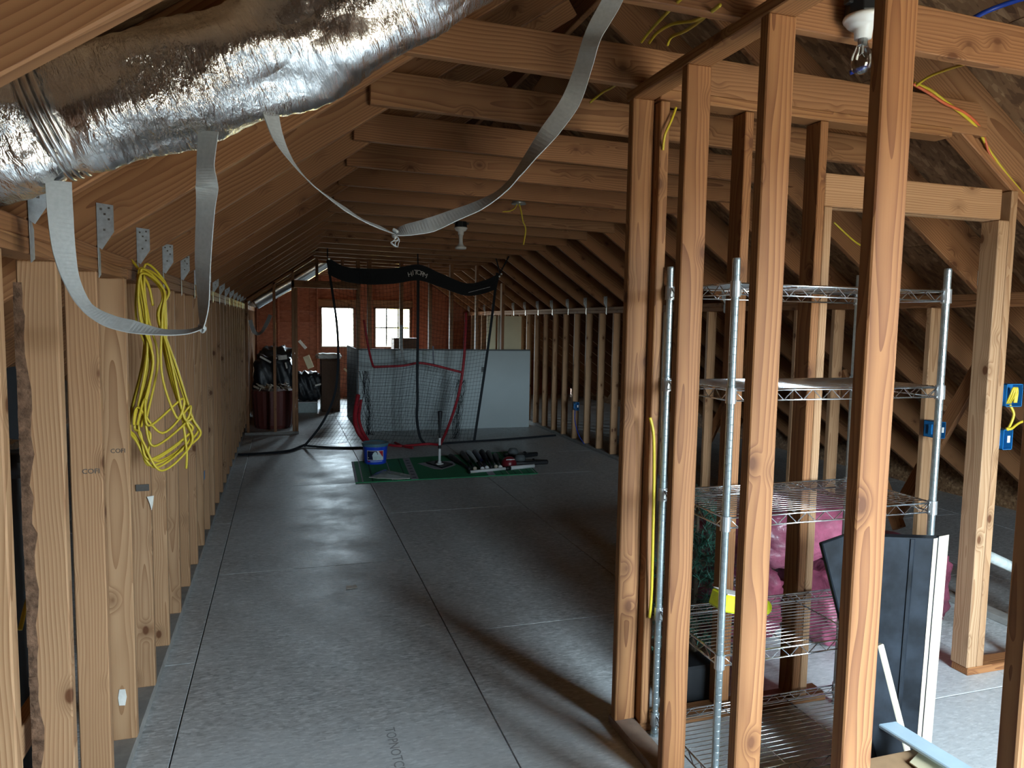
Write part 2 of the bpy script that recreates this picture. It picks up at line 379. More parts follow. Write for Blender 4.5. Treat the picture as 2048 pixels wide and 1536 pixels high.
def smooth_path(pts, n=8, closed=False):
    pts = [Vector(p) for p in pts]; out = []; m = len(pts)
    rng = range(m) if closed else range(m-1)
    for i in rng:
        if closed: p0, p1, p2, p3 = pts[i-1], pts[i], pts[(i+1) % m], pts[(i+2) % m]
        else: p0, p1, p2, p3 = pts[max(i-1, 0)], pts[i], pts[i+1], pts[min(i+2, m-1)]
        for k in range(n):
            t = k/n
            out.append(.5*((2*p1) + (-p0+p2)*t + (2*p0-5*p1+4*p2-p3)*t*t + (-p0+3*p1-3*p2+p3)*t**3))
    if not closed: out.append(pts[-1])
    return out

# ================================================================== SETTING
XL, XR = -.54, 3.78               # room faces of the two knee walls
PLATE_TOP = 1.83
SL = .70                          # roof slope
def zl(x): return 2.505 + SL*(x-.42)       # underside of the rafters, each side
def zr(x): return 2.466 - SL*(x-2.86)
XRIDGE = 1.612; ZRIDGE = zl(XRIDGE)
EAVE_L, EAVE_R = -2.95, 6.17
RD = .235                         # rafter depth
NRM = math.sqrt(1+SL*SL)
TIE_Y = [2.465 + .625*k for k in range(-7, 21)]; TIE_Y[5] = 1.165; TIE_Y = [y for y in TIE_Y if y > REAR_Y+.15]
PART_Y = 10.52

# ---- floor: strand-board panels with open joints
floor = empty('floor', 'grey dusty strand-board attic floor in staggered panels', 'floor', kind='structure')
MB().box((-3.2, REAR_Y-.1, -.08), (6.4, FAR_Y+.3, -.024)).build('subfloor', 'under', floor)
xs = [-2.85, -1.63, -.41, .81, 2.025, 3.24, 4.46, 5.68, 6.4]
xs = [-3.2] + xs
fl_cache = {}
for i in range(len(xs)-1):
    off = 3.56 if i % 2 == 0 else 2.34
    y = off - 2.438*4
    ys = [REAR_Y-.1]
    while y < FAR_Y+.3:
        if y > REAR_Y: ys.append(y)
        y += 2.438
    ys.append(FAR_Y+.3)
    for j in range(len(ys)-1):
        g = .0028
        hx, hy = (xs[i+1]-xs[i])/2-g, (ys[j+1]-ys[j])/2-g
        key = (round(hx, 3), round(hy, 3))
        if key in fl_cache:
            o = bpy.data.objects.new('floor_panel', fl_cache[key]); COL.objects.link(o); o.parent = floor
        else:
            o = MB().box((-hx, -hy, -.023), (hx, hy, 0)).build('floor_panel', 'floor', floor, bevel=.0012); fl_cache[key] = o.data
        o.location = ((xs[i]+xs[i+1])/2, (ys[j]+ys[j+1])/2, 0)

# ---- roof (ceiling): rafters, collar ties, ridge board, strand-board deck
ceiling = empty('ceiling', 'open roof frame of pine rafters and collar ties under strand board', 'ceiling', kind='structure')
nl = Vector((-SL, 0, 1)).normalized(); nr = Vector((SL, 0, 1)).normalized()
for Y in TIE_Y:
    yc = Y + .038 + .019
    a = Vector((EAVE_L, yc, zl(EAVE_L))) + nl*RD/2; b = Vector((XRIDGE-.09, yc, zl(XRIDGE-.09))) + nl*RD/2
    lumber('rafter', ceiling, a, b, .038, RD, nl, 'roofwood')
    a = Vector((EAVE_R, yc, zr(EAVE_R))) + nr*RD/2; b = Vector((XRIDGE+.09, yc, zr(XRIDGE+.09))) + nr*RD/2
    lumber('rafter', ceiling, a, b, .038, RD, nr, 'roofwood')
    # collar tie with clipped ends, nailed to the camera side of the rafters
    def tz(x): return 2.505 - .0160*(x-.42)
    x0, x1 = .345+random.uniform(-.01, .02), 2.955+random.uniform(-.02, .02)
    tp = .14
    cl = .045
    def tietop(x): return tz(x)+tp
    poly = [(x0, tz(x0)), (x1, tz(x1)), (x1, tz(x1)+tp*.62), (x1-cl*1.3, tietop(x1)), (x0+cl*1.3, tietop(x0)), (x0, tz(x0)+tp*.62)]
    xm = (x0+x1)/2; zm = tz(xm)+tp/2
    # local frame: Z along the tie so the grain follows it
    mb = MB().prism([(-(p[1]-zm), -.019, p[0]-xm) for p in poly], (0, .038, 0))
    o = mb.build('collar_tie', 'roofwood', ceiling, bevel=.003)
    mw = Matrix(((0, 0, 1), (0, 1, 0), (-1, 0, 0))).to_4x4(); mw.translation = Vector((xm, Y+.019, zm)); o.matrix_local = mw
lumber('ridge_board', ceiling, (XRIDGE, REAR_Y, ZRIDGE+.12), (XRIDGE, FAR_Y, ZRIDGE+.12), .038, .28, (0, 0, 1), 'roofwood')
deck_cache = {}
for side in (0, 1):
    n = nl if side == 0 else nr
    xe = EAVE_L-.25 if side == 0 else EAVE_R+.25
    sx = 1 if side == 0 else -1
    run = abs(XRIDGE-xe); cols_ = 5; step = 1.22/NRM
    e = XRIDGE + sx*.0
    k = 0; xa = XRIDGE
    while abs(xa-xe) > .02:
        xb = xa - sx*step
        if (xb-xe)*sx < 0: xb = xe
        zf = zl if side == 0 else zr
        pa = Vector((xa, 0, zf(xa))) + n*(RD+.001); pb = Vector((xb, 0, zf(xb))) + n*(RD+.001)
        y = REAR_Y-.2 - (1.22 if k % 2 else 0)
        while y < FAR_Y+.2:
            y0 = max(y, REAR_Y-.2); y1 = min(y+2.44, FAR_Y+.25); y += 2.44
            if y1-y0 < .02: continue
            ln = (pb-pa).length
            key = (round(ln, 3), round(y1-y0, 3))
            if key in deck_cache:
                o = bpy.data.objects.new('roof_panel', deck_cache[key]); COL.objects.link(o); o.parent = ceiling
            else:
                o = MB().box((-ln/2+.0015, -(y1-y0)/2+.0015, 0), (ln/2-.0015, (y1-y0)/2-.0015, .011)).build('roof_panel', 'deck', ceiling); deck_cache[key] = o.data
            c = (pa+pb)/2
            o.matrix_local = basis((pa-pb)*sx, (0, 1, 0), (c.x, (y0+y1)/2, c.z))
        xa = xb; k += 1
    zf = zl if side == 0 else zr
    a = Vector((XRIDGE+sx*.25, 0, zf(XRIDGE+sx*.25))) + n*(RD+.014); b = Vector((xe-sx*.1, 0, zf(xe-sx*.1))) + n*(RD+.014)
    MB().prism([(a.x, REAR_Y-.3, a.z), (b.x, REAR_Y-.3, b.z), (b.x+n.x*.01, REAR_Y-.3, b.z+n.z*.01), (a.x+n.x*.01, REAR_Y-.3, a.z+n.z*.01)], (0, FAR_Y-REAR_Y+.6, 0)).build('roof_felt', 'under', ceiling)
for x in (EAVE_L-.16, EAVE_R+.16):
    MB().box((x-.02, REAR_Y-.25, -.1), (x+.02, FAR_Y+.25, .34)).build('eave_board', 'deck', ceiling)
# galvanised rafter ties, left and right
def make_tie(side):
    m = MB(); t = .0016
    # plate on the rafter's near face (XZ plane), then a leg folded down over the wall plates (YZ plane)
    s = side
    m.prism([(0, -t, .0), (s*.012, -t, -.01), (s*.046, -t, .045), (s*.046, -t, .125), (s*.002, -t, .13), (0, -t, .13)], (0, t, 0))
    m.prism([(0, -t, .02), (0, -t+.03, -.02), (0, -t+.03, -.085), (0, -t+.004, -.095)], (s*t, 0, 0))
    for (hx, hz) in ((.012, .112), (.034, .116), (.022, .097), (.033, .082), (.02, .05)):
        m.box((s*hx-.003, -t-.0012, hz-.003), (s*hx+.003, -t, hz+.003))
    return m
tl = make_tie(1).build('metal_tie', 'steel', ceiling); tr_ = make_tie(-1).build('metal_tie', 'steel', ceiling)
for o in (tl, tr_):
    o.data.materials.append(MT['stamp'])
    for pl in o.data.polygons[14:]: pl.material_index = 1
first = {0: True, 1: True}
for Y in [y for y in TIE_Y if y > 1]:
    for s, base, x in ((0, tl, XL+.002), (1, tr_, XR-.002)):
        o = base if first[s] else link_copy(base, ceiling)
        first[s] = False
        o.location = (x, Y+.036, PLATE_TOP-.0)

# ---- knee walls
def knee_wall(name, label, xin, sgn, ys, mat, y0, y1):
    wl = empty(name, label, 'wall', kind='structure')
    xc = xin + sgn*.0445
    seg = [y0, 3.3 if sgn < 0 else 4.5, 8.1, PART_Y, y1]
    for a, b in zip(seg[:-1], seg[1:]):
        for z in (PLATE_TOP-.019, PLATE_TOP-.057):
            d = .35 if z < PLATE_TOP-.03 else 0
            lumber('top_plate', wl, (xc, max(y0, a-d), z), (xc, b-d if b < y1 else b, z), .089, .038, (0, 0, 1), 'roofwood')
        lumber('bottom_plate', wl, (xc, a, .019), (xc, b, .019), .089, .038, (0, 0, 1), 'dustplate')
    for i, y in enumerate(ys):
        lumber('stud', wl, (xc, y+.019, .038), (xc, y+.019, PLATE_TOP-.076), .089, .038, (0, 1, 0), mat)
    return wl
ysl = [1.675 + .4045*n for n in range(-9, 34) if REAR_Y+.05 < 1.675+.4045*n < FAR_Y-.1]
wall_left = knee_wall('wall_left', 'knee wall of pale close-set studs behind the yellow coil', XL, -1, ysl, 'stud', REAR_Y, FAR_Y)
ysr = [8.33 + .406*n for n in range(-25, 17) if REAR_Y < 8.33+.406*n < FAR_Y-.1]
wall_right = knee_wall('wall_right', 'dark knee wall of open studs beyond the wire shelf', XR, 1, ysr, 'stud', REAR_Y, FAR_Y)
# bark edge on one stud, blocking and diagonal braces in the right wall
mb = MB(); zz = .04; prev = None; pr = []
while zz < 1.75:
    pr.append((random.uniform(.012, .026), zz)); zz += random.uniform(.02, .06)
for (w0, z0), (w1, z1) in zip(pr[:-1], pr[1:]):
    y0 = 2.0795 - random.uniform(.001, .007)
    mb.prism([(XL-.095, y0, z0), (XL-.089+w0, y0-.002, z0), (XL-.089+w1, y0+.001, z1), (XL-.095, y0, z1)], (0, .012, 0))
mb.build('bark_edge', 'bark', wall_left)
lumber('blocking', wall_left, (XL-.14, 1.72, .50), (XL-.14, 2.3, .50), .038, .089, (0, 0, 1), 'stud')
for ya, yb, za, zb in ((3.1, 3.75, 1.6, .35), (4.3, 3.7, 1.3, .3), (5.3, 6.0, 1.55, .5)):
    lumber('brace', wall_right, (XR+.11, ya, za), (XR+.11, yb, zb), .038, .089, (0, 1, 0), 'roofwood')
# ink stamps on two near studs
for (px, py, y) in ((182, 943, 2.484), (236, 902, 2.888)):
    p = at(px, py, Y=y-.0012)
    text('grade_stamp', 'COFI', .022, 'stamp', wall_left, basis((1, 0, 0), (0, 0, 1), p), .0003)

# ---- gable walls: studs and boards around the windows
def gable(name, label, yin, sgn, wins, mat, studs):
    g = empty(name, label, 'wall', kind='structure')
    def top(x): return min(zl(x), zr(x)) + RD*NRM + .05
    cuts = sorted(set([-3.1, -1.9, -.7, .5, 1.612, 2.7, 3.9, 5.1, 6.3] + [c for wn in wins for c in wn[:2]]))
    for a, b in zip(cuts[:-1], cuts[1:]):
        hole = [wn for wn in wins if wn[0] <= a+.001 and wn[1] >= b-.001]
        spans = [(0, None)] if not hole else [(0, hole[0][2]), (hole[0][3], None)]
        for z0, z1 in spans:
            ta, tb = top(a), top(b)
            if z1 is None:
                if max(ta, tb) <= z0+.02: continue
                poly = [(a+.002, z0), (b-.002, z0), (b-.002, max(tb, z0+.01)), (a+.002, max(ta, z0+.01))]
            else: poly = [(a+.002, z0), (b-.002, z0), (b-.002, z1), (a+.002, z1)]
            MB().prism([(p[0], yin+sgn*.09, p[1]) for p in poly], (0, sgn*.02, 0)).build('sheathing_board', mat, g)
    for a, b in zip(cuts[:-1], cuts[1:]):       # outer skin closes the joints
        hole = [wn for wn in wins if wn[0] <= a+.001 and wn[1] >= b-.001]
        for z0, z1 in ([(-.1, None)] if not hole else [(-.1, hole[0][2]), (hole[0][3], None)]):
            ta, tb = (top(a), top(b)) if z1 is None else (z1, z1)
            if max(ta, tb) <= z0+.02: continue
            MB().prism([(p[0], yin+sgn*.111, p[1]) for p in ((a-.0005, z0), (b+.0005, z0), (b+.0005, max(tb, z0+.01)), (a-.0005, max(ta, z0+.01)))], (0, sgn*.012, 0)).build('outer_skin', 'under', g)
    for x in studs:
        t = top(x)-RD*NRM-.06
        if any(wn[0]-.02 < x < wn[1]+.02 for wn in wins):
            for wn in wins:
                if wn[0]-.02 < x < wn[1]+.02:
                    lumber('stud', g, (x, yin+sgn*.045, 0), (x, yin+sgn*.045, wn[2]-.05), .038, .089, (0, 1, 0), mat)
                    lumber('stud', g, (x, yin+sgn*.045, wn[3]+.16), (x, yin+sgn*.045, t), .038, .089, (0, 1, 0), mat)
        else: lumber('stud', g, (x, yin+sgn*.045, 0), (x, yin+sgn*.045, t), .038, .089, (0, 1, 0), mat)
    for wn in wins:
        lumber('header', g, (wn[0]-.06, yin+sgn*.045, wn[3]+.09), (wn[1]+.06, yin+sgn*.045, wn[3]+.09), .089, .14, (0, 0, 1), 'roofwood')
    return g
wall_far = gable('wall_far', 'red-brown board gable wall at the far end with two windows', FAR_Y, 1, WIN_FAR, 'gable', [-.5, -.1, .28, .66, 1.46, 1.76, 2.62, 3.0, 3.4, 3.75])
wall_rear = gable('wall_rear', 'gable wall behind the viewer with a wide window', REAR_Y, -1, WIN_REAR, 'deck', [-.9, -.3, .3, .9, 1.48, 2.3, 3.12, 3.7, 4.3])
lumber('fire_block', wall_far, (-.5, FAR_Y+.03, 1.78), (.66, FAR_Y+.03, 1.78), .038, .02, (0, 0, 1), 'gable')
lumber('fire_block', wall_far, (-.5, FAR_Y+.03, 1.55), (.66, FAR_Y+.03, 1.55), .038, .02, (0, 0, 1), 'gable')
def window(name, label, yin, sgn, wn, nx, nz):
    o = empty(name, label, 'window', kind='structure'); a, b, c, d = wn
    y0, y1 = sorted((yin+sgn*.0, yin+sgn*.12)); f = .035
    MB().box((a, y0, c), (a+f*.6, y1, d)).build('jamb', 'palewood', o); MB().box((b-f*.6, y0, c), (b, y1, d)).build('jamb', 'palewood', o)
    MB().box((a, y0, d-f*.6), (b, y1, d)).build('head', 'palewood', o); MB().box((a, y0-.02, c), (b, y1, c+f*.6)).build('sill', 'palewood', o)
    ym = yin+sgn*.07
    for i in range(1, nx): x = a+(b-a)*i/nx; MB().box((x-.014, ym-.015, c+.02), (x+.014, ym+.015, d-.02)).build('mullion', 'greytrim', o)
    for i in range(1, nz): z = c+(d-c)*i/nz; MB().box((a+.02, ym-.015, z-.014), (b-.02, ym+.015, z+.014)).build('mullion', 'greytrim', o)
    for i in range(nx):
        for j in range(nz):
            MB().box((a+(b-a)*i/nx+.01, ym-.002, c+(d-c)*j/nz+.01), (a+(b-a)*(i+1)/nx-.01, ym+.002, c+(d-c)*(j+1)/nz-.01)).build('pane', 'glass', o)
    return o
window('window_1', 'bright blown-out window in the far gable seen through the doorway', FAR_Y, 1, WIN_FAR[0], 1, 1)
window('window_2', 'paned far gable window seen above the white half wall', FAR_Y, 1, WIN_FAR[1], 3, 2)
window('window_3', 'wide window in the rear gable', REAR_Y, -1, WIN_REAR[0], 2, 1)
# neighbouring house outside the far windows
nh = empty('house_outside', 'pale grey house with yellow boards outside the far paned window', 'house')
MB().box((6.3, 30, -4), (12, 38, 2.4)).build('wall', 'shingle', nh); MB().box((4.9, 30.5, -4), (6.28, 36, 3.0)).build('annex', 'houseyellow', nh)
MB().prism([(6.0, 29.8, 2.4), (12.3, 29.8, 2.4), (9.1, 29.8, 4.8)], (0, 8.4, 0)).build('roof', 'greytrim', nh)
for x in (7.0, 8.8): MB().box((x, 29.95, .2), (x+.8, 29.99, 1.5)).build('window', 'glass', nh)
# ---- closet: side wall of five orange studs
A0, A1 = 1.247, 1.336; TPZ = 2.467
wall_a = empty('wall_closet_side', 'orange stud partition beside the walkway without boards', 'wall', kind='structure')
xc = (A0+A1)/2
lumber('bottom_plate', wall_a, (xc, -1.05, .019), (xc, 2.56, .019), .089, .038, (0, 0, 1), 'brownplate')
lumber('top_plate', wall_a, (xc, -1.05, TPZ+.012), (xc, 2.56, TPZ+.012), .089, .038, (0, 0, 1), 'closet')
for k, y in enumerate((2.50, 2.12, 1.712, 1.306, .90, .494, -.3)):
    lumber('stud', wall_a, (xc+random.uniform(-.002, .002), y+.019, .038), (xc, y+.019, TPZ-.007), .038, .089, (1, 0, 0), 'closet')
# ---- closet: back wall with a framed doorway
wall_b = empty('wall_closet_back', 'stud wall behind the wire shelf with a framed doorway', 'wall', kind='structure')
BY = 2.46; yb = BY+.0445
lumber('top_plate', wall_b, (A1+.002, yb, TPZ+.006), (2.74, yb, TPZ-.004), .089, .038, (0, 0, 1), 'closet')
lumber('bottom_plate', wall_b, (A1+.002, yb, .019), (2.24, yb, .019), .089, .038, (0, 0, 1), 'closet')
lumber('bottom_plate', wall_b, (3.05, yb, .019), (3.74, yb, .019), .089, .038, (0, 0, 1), 'closet')
for x in (1.357, 1.727, 2.078):
    lumber('stud', wall_b, (x, yb-.006 if x < 1.4 else yb, .038), (x, yb-.006 if x < 1.4 else yb, TPZ-.02), .038, .089, (0, 1, 0), 'closet')
lumber('trimmer', wall_b, (2.118, yb, .038), (2.118, yb, 2.112), .038, .089, (0, 1, 0), 'stud')
lumber('header', wall_b, (2.10, yb-.02, 2.18), (3.055, yb-.02, 2.18), .038, .132, (0, 0, 1), 'stud')
lumber('header', wall_b, (2.10, yb+.025, 2.18), (3.055, yb+.025, 2.18), .038, .132, (0, 0, 1), 'stud')
lumber('trimmer', wall_b, (3.072, yb, .038), (3.072, yb, 2.112), .06, .089, (0, 1, 0), 'stud')
lumber('king_stud', wall_b, (3.125, yb, .038), (3.125, yb, 2.245), .038, .089, (0, 1, 0), 'stud')
lumber('stud', wall_b, (3.45, yb, .038), (3.45, yb, 2.02), .038, .089, (0, 1, 0), 'closet')
lumber('sloped_plate', wall_b, (2.80, yb+.01, zr(2.80)-.018), (3.76, yb+.01, zr(3.76)-.018), .089, .036, tuple(nr), 'roofwood')
# ---- far partition: open studs, doorway and a white half wall
wall_p = empty('wall_partition', 'far stud partition with a doorway and a white boarded half wall', 'wall', kind='structure')
py_ = PART_Y+.045
lumber('bottom_plate', wall_p, (-.53, py_, .019), (.19, py_, .019), .089, .038, (0, 0, 1), 'dustplate')
for x, z in ((-.485, 1.86), (-.125, 2.12), (.125, 2.30), (.165, 2.05)):
    lumber('stud', wall_p, (x, py_, .038), (x, py_, z), .038, .089, (0, 1, 0), 'roofwood')
lumber('sloped_plate', wall_p, (-.52, py_, zl(-.52)-.02), (.42, py_, zl(.42)-.02), .089, .036, tuple(nl), 'roofwood')
lumber('header', wall_p, (.105, py_, 2.105), (1.045, py_, 2.105), .089, .10, (0, 0, 1), 'roofwood')
for x in (.45, .80): lumber('stud', wall_p, (x, py_, 2.155), (x, py_, 2.48), .038, .089, (0, 1, 0), 'roofwood')
for x, w_ in ((1.03, .05), (1.19, .06), (1.655, .05), (2.083, .045), (2.405, .05), (2.80, .038), (3.21, .045)):
    zt = min(2.47, zr(x)-.005)
    lumber('stud', wall_p, (x, PART_Y+.17, 0), (x, PART_Y+.17, zt), w_, .089, (0, 1, 0), 'roofwood')
MB().box((1.025, PART_Y+.06, 0), (2.28, PART_Y+.075, 1.185)).build('wall_board', 'drywall', wall_p)
MB().box((2.282, PART_Y+.06, 0), (3.64, PART_Y+.075, 1.185)).build('wall_board', 'drywall', wall_p)
MB().box((1.0, PART_Y+.055, 1.186), (3.64, PART_Y+.125, 1.205)).build('cap', 'greytrim', wall_p)
MB().box((1.0, PART_Y+.076, 0), (1.02, 12.3, 1.2)).build('return_board', 'greytrim', wall_p)  # dark grey puts the shade on the return's unlit side into its colour
MB().box((2.86, PART_Y+.052, .86), (2.90, PART_Y+.059, .94)).build('cable_plate', 'greytrim', wall_p)

# ================================================================== THINGS
# ---- insulated foil duct hung under the rafters
def foil_duct():
    o = empty('foil_duct', 'big crinkled silver foil duct climbing under the left rafters', 'duct')
    Y0 = 1.735
    ctr = smooth_path([(-.66, Y0, 1.945), (-.547, Y0, 1.972), (-.278, Y0, 2.085), (.041, Y0, 2.232), (.265, Y0, 2.378), (.50, Y0-.02, 2.56), (.80, Y0-.03, 2.76), (1.2, Y0-.05, 2.92)], 40)
    n = 72; vs = []; fs = []
    acc = 0; prev = ctr[0]; rnd = [random.uniform(0, 6.28) for _ in range(12)]
    uvs = []
    for i, p in enumerate(ctr):
        acc += (p-prev).length; prev = p
        d = (ctr[min(i+1, len(ctr)-1)] - ctr[max(i-1, 0)]).normalized()
        u = Vector((0, 1, 0)); u = (u - d*u.dot(d)).normalized(); q = d.cross(u)
        pinch = 1 - .16*math.exp(-((p.x+.45)/.035)**2)
        for k in range(n):
            t = 2*math.pi*k/n
            rib = .0025*math.sin(acc*2*math.pi/.034 + t)
            soft = .006*math.sin(3*t+acc*9+rnd[0]) + .005*math.sin(5*t-acc*17+rnd[1]) + .004*math.sin(2*t+acc*23+rnd[2])
            crk = .0012*math.sin(14*t+acc*60+3*math.sin(acc*20+rnd[3])) * math.sin(acc*110+2*t)
            r = (.123 + rib*.35 + soft + crk)*pinch; uvs.append((acc, t*.123))
            vs.append(p + (u*math.cos(t) + q*math.sin(t))*r)
    m = len(ctr)
    for i in range(m-1):
        for k in range(n): fs.append((i*n+k, i*n+(k+1) % n, (i+1)*n+(k+1) % n, (i+1)*n+k))
    jk = MB().add(vs, fs).build('jacket', 'foil', o, smooth=True)
    uvl = jk.data.uv_layers.new(name='uv')
    for pl in jk.data.polygons:
        wrap = max(uvs[v][1] for v in pl.vertices) - min(uvs[v][1] for v in pl.vertices) > .3
        for li in pl.loop_indices:
            u_, v_ = uvs[jk.data.loops[li].vertex_index]
            uvl.data[li].uv = (u_, v_+(.7728 if wrap and v_ < .3 else 0))
    # spiral reinforcing cord lines and the cinched band
    ring = [ctr[k] for k in range(len(ctr))]
    for off in (-.012, .006, .02):
        i = min(range(m), key=lambda j: abs(ctr[j].x+.45-off)); p = ctr[i]
        d = (ctr[i+1]-ctr[i-1]).normalized(); u = Vector((0, 1, 0)); q = d.cross(u)
        MB().tube([p+(u*math.cos(t*.2618)+q*math.sin(t*.2618))*.112 for t in range(24)], .006, 6, closed=True).build('cinched_fold', 'foil', o, smooth=True)
    return o
foil_duct()
# ---- grey webbing straps
def ribbon(name, label, pts, width=.046, group=None):
    """pts: (point, share of the width that lies across the view plane XZ, sign)"""
    P = smooth_path([p for p, a in pts], 8)
    A = []
    for i in range(len(pts)-1):
        for k in range(8): A.append(pts[i][1] + (pts[i+1][1]-pts[i][1])*k/8)
    A.append(pts[-1][1])
    vs = []; fs = []; th = .0011
    for i, p in enumerate(P):
        d = (P[min(i+1, len(P)-1)] - P[max(i-1, 0)]); d.y = 0; d.normalize()
        per = Vector((-d.z, 0, d.x)); a = A[i]
        wv = (per*a + Vector((0, 1, 0))*math.sqrt(max(0, 1-a*a)))*width/2
        nv = wv.cross(d).normalized()*th
        vs += [p-wv-nv, p+wv-nv, p+wv+nv, p-wv+nv]
    for i in range(len(P)-1):
        for k in range(4): fs.append((i*4+k, i*4+(k+1) % 4, (i+1)*4+(k+1) % 4, (i+1)*4+k))
    fs += [(3, 2, 1, 0), tuple(len(vs)-4+k for k in range(4))]
    o = empty(name, label, 'strap', group)
    MB().add(vs, fs).build('webbing', 'strap', o)
    return o
YS = 1.70
st = [(at(x, y, Y=YS), a) for x, y, a in ((117, 362, .95), (121, 430, .9), (128, 500, .75), (143, 560, .45), (172, 612, .3), (215, 640, .5), (262, 653, .55), (320, 664, .25), (372, 664, .2), (404, 656, .15))]
s1 = ribbon('hanging_strap', 'grey webbing strap sagging in a loop below the foil duct at the coil', st, group='straps under the duct')
st2 = [(at(x, y, Y=YS), a) for x, y, a in ((404, 657, .2), (407, 610, .55), (406, 520, .75), (411, 420, .85), (414, 375, 1.0), (411, 330, .8), (417, 262, .9))]
P_ = ribbon('strap_tmp', '', st2)
for c in list(P_.children): c.parent = s1; c.name = 'webbing'
bpy.data.objects.remove(P_)
kn = at(404, 656, Y=YS); MB().tube(smooth_path([kn+Vector((-.006, 0, .006)), kn+Vector((.006, -.006, 0)), kn+Vector((0, .006, -.008)), kn+Vector((-.005, 0, .002))], 4), .004, 6).build('knot', 'strap', s1)
st = [(at(x, y, Y=y_), a) for x, y, y_, a in ((541, 226, 1.72, .75), (556, 275, 1.72, .55), (583, 322, 1.72, .25), (620, 365, 1.71, .12), (655, 393, 1.71, .22), (690, 418, 1.70, .3), (725, 440, 1.70, .22), (760, 455, 1.70, .28), (787, 467, 1.69, .15))]
s2 = ribbon('hanging_strap', 'long grey webbing strap tied in a V across the open ceiling', st, group='straps under the duct')
st = [(at(x, y, Y=y_), a) for x, y, y_, a in ((790, 467, 1.69, .3), (815, 460, 1.68, .62), (860, 450, 1.67, .75), (910, 430, 1.66, .6), (955, 412, 1.65, .5), (1000, 385, 1.64, .25), (1030, 355, 1.63, .18), (1060, 315, 1.62, .4), (1100, 262, 1.60, .8), (1140, 205, 1.58, .85), (1165, 140, 1.57, .65), (1178, 95, 1.56, .62), (1187, 70, 1.56, .68), (1200, 45, 1.55, .8), (1225, 0, 1.54, .85), (1250, -60, 1.52, .85))]
P_ = ribbon('strap_tmp', '', st)
for c in list(P_.children): c.parent = s2; c.name = 'webbing'
bpy.data.objects.remove(P_)
kn = at(790, 468, Y=1.69)
mb = MB(); mb.tube(smooth_path([kn+Vector((-.004, 0, .01)), kn+Vector((.004, -.004, .004)), kn+Vector((-.003, .004, -.003)), kn+Vector((.002, 0, -.008))], 5), .0045, 6)
for i in range(4): mb.tube(smooth_path([kn, kn+Vector((random.uniform(-.012, .012), 0, -.012)), kn+Vector((random.uniform(-.012, .014), 0, -.02)), kn+Vector((random.uniform(-.012, .012), 0, -.03))], 5), .0009, 4)
mb.build('frayed_knot', 'strap', s2)

# ---- coil of yellow cable on the left wall
coil = empty('cable_coil', 'loose coil of yellow cable hanging on the left stud wall', 'cable')
hook = Vector((-.525, 3.04, 1.80))
for i in range(9):
    w0 = random.uniform(-.045, .03); zb = random.uniform(.99, 1.09) if i < 6 else random.uniform(1.10, 1.22)
    y_ = 3.03 - i*.006; lx = -.565+random.uniform(-.012, .05); rx = -.365+random.uniform(-.03, .03)
    tz_ = 1.775+random.uniform(-.025, .02)
    pts = [(-.50+w0*.3, y_, tz_+.02), (-.505+random.uniform(-.02, .02), y_-.01, 1.62), (lx+.06, y_-.02, 1.45), (lx+random.uniform(0, .02), y_-.02, 1.22), (lx+.03, y_-.03, zb+.10), (-.46+random.uniform(-.04, .03), y_-.03, zb), (rx+.02, y_-.02, zb+.10), (rx-.0, y_-.03, 1.24), (rx-.05, y_-.02, 1.45+random.uniform(-.05, .05)), (-.435+random.uniform(-.02, .015), y_-.01, 1.62), (-.425+w0*.4, y_, 1.72)]
    MB().tube(smooth_path(pts, 8, True), .0048, 6, closed=True).build('cable_loop', 'yellow', coil, smooth=True)
MB().tube(smooth_path([(-.545, 3.05, 1.83), (-.52, 3.03, 1.80), (-.485, 3.02, 1.74), (-.47, 3.02, 1.66)], 6), .005, 6).build('cable_end', 'yellow', coil, smooth=True)
MB().tube(smooth_path([(-.38, 2.99, 1.30), (-.36, 2.98, 1.12), (-.362, 2.98, 1.04)], 6), .0048, 6).build('cable_end', 'yellow', coil, smooth=True)

# ---- wire shelving unit
rack = empty('wire_shelf_rack', 'five-tier chrome wire shelving rack standing in the stud closet', 'shelf')
PX0, PX1, PY0, PY1 = 1.385, 2.262, 2.012, 2.428
TIERS = [1.757, 1.412, .988, .515, .085]
for x in (PX0, PX1):
    for y in (PY0, PY1):
        mb = MB(); prof = [(.0, 0), (.016, .0), (.016, .012), (.0127, .014)]; z = .03
        while z < 1.825: prof += [(.0127, z), (.0121, z+.0012), (.0127, z+.0024)]; z += .0254
        prof += [(.0127, 1.832), (.0115, 1.838), (0, 1.838)]
        mb.lathe(prof, 14, Matrix.Translation((x, y, 0))); mb.build('post', 'poststeel', rack, smooth=False)
def wire(mb, a, b, r=.0026, n=5): mb.tube([a, b], r, n)
sh0 = None
mb = MB(); sz = .0
def truss(mb, a, b, h=.034, n=10):
    a, b = Vector(a), Vector(b); dn = Vector((0, 0, -h))
    wire(mb, a, b, .0034, 6); wire(mb, a+dn, b+dn, .0030, 6)
    pts = []
    for i in range(2*n+1):
        p = a+(b-a)*(i/(2*n)); pts.append(p+dn if i % 2 else p)
    mb.tube(pts, .0021, 5)
truss(mb, (PX0+.012, PY0, 0), (PX1-.012, PY0, 0), n=11); truss(mb, (PX0+.012, PY1, 0), (PX1-.012, PY1, 0), n=11)
truss(mb, (PX0, PY0+.012, 0), (PX0, PY1-.012, 0), n=5); truss(mb, (PX1, PY0+.012, 0), (PX1, PY1-.012, 0), n=5)
frame0 = mb.build('shelf', 'chrome', rack, smooth=True)
mb = MB(); ny = 17
for i in range(1, ny): y = PY0+(PY1-PY0)*i/ny; wire(mb, (PX0+.005, y, .004), (PX1-.005, y, .004), .0019, 4)
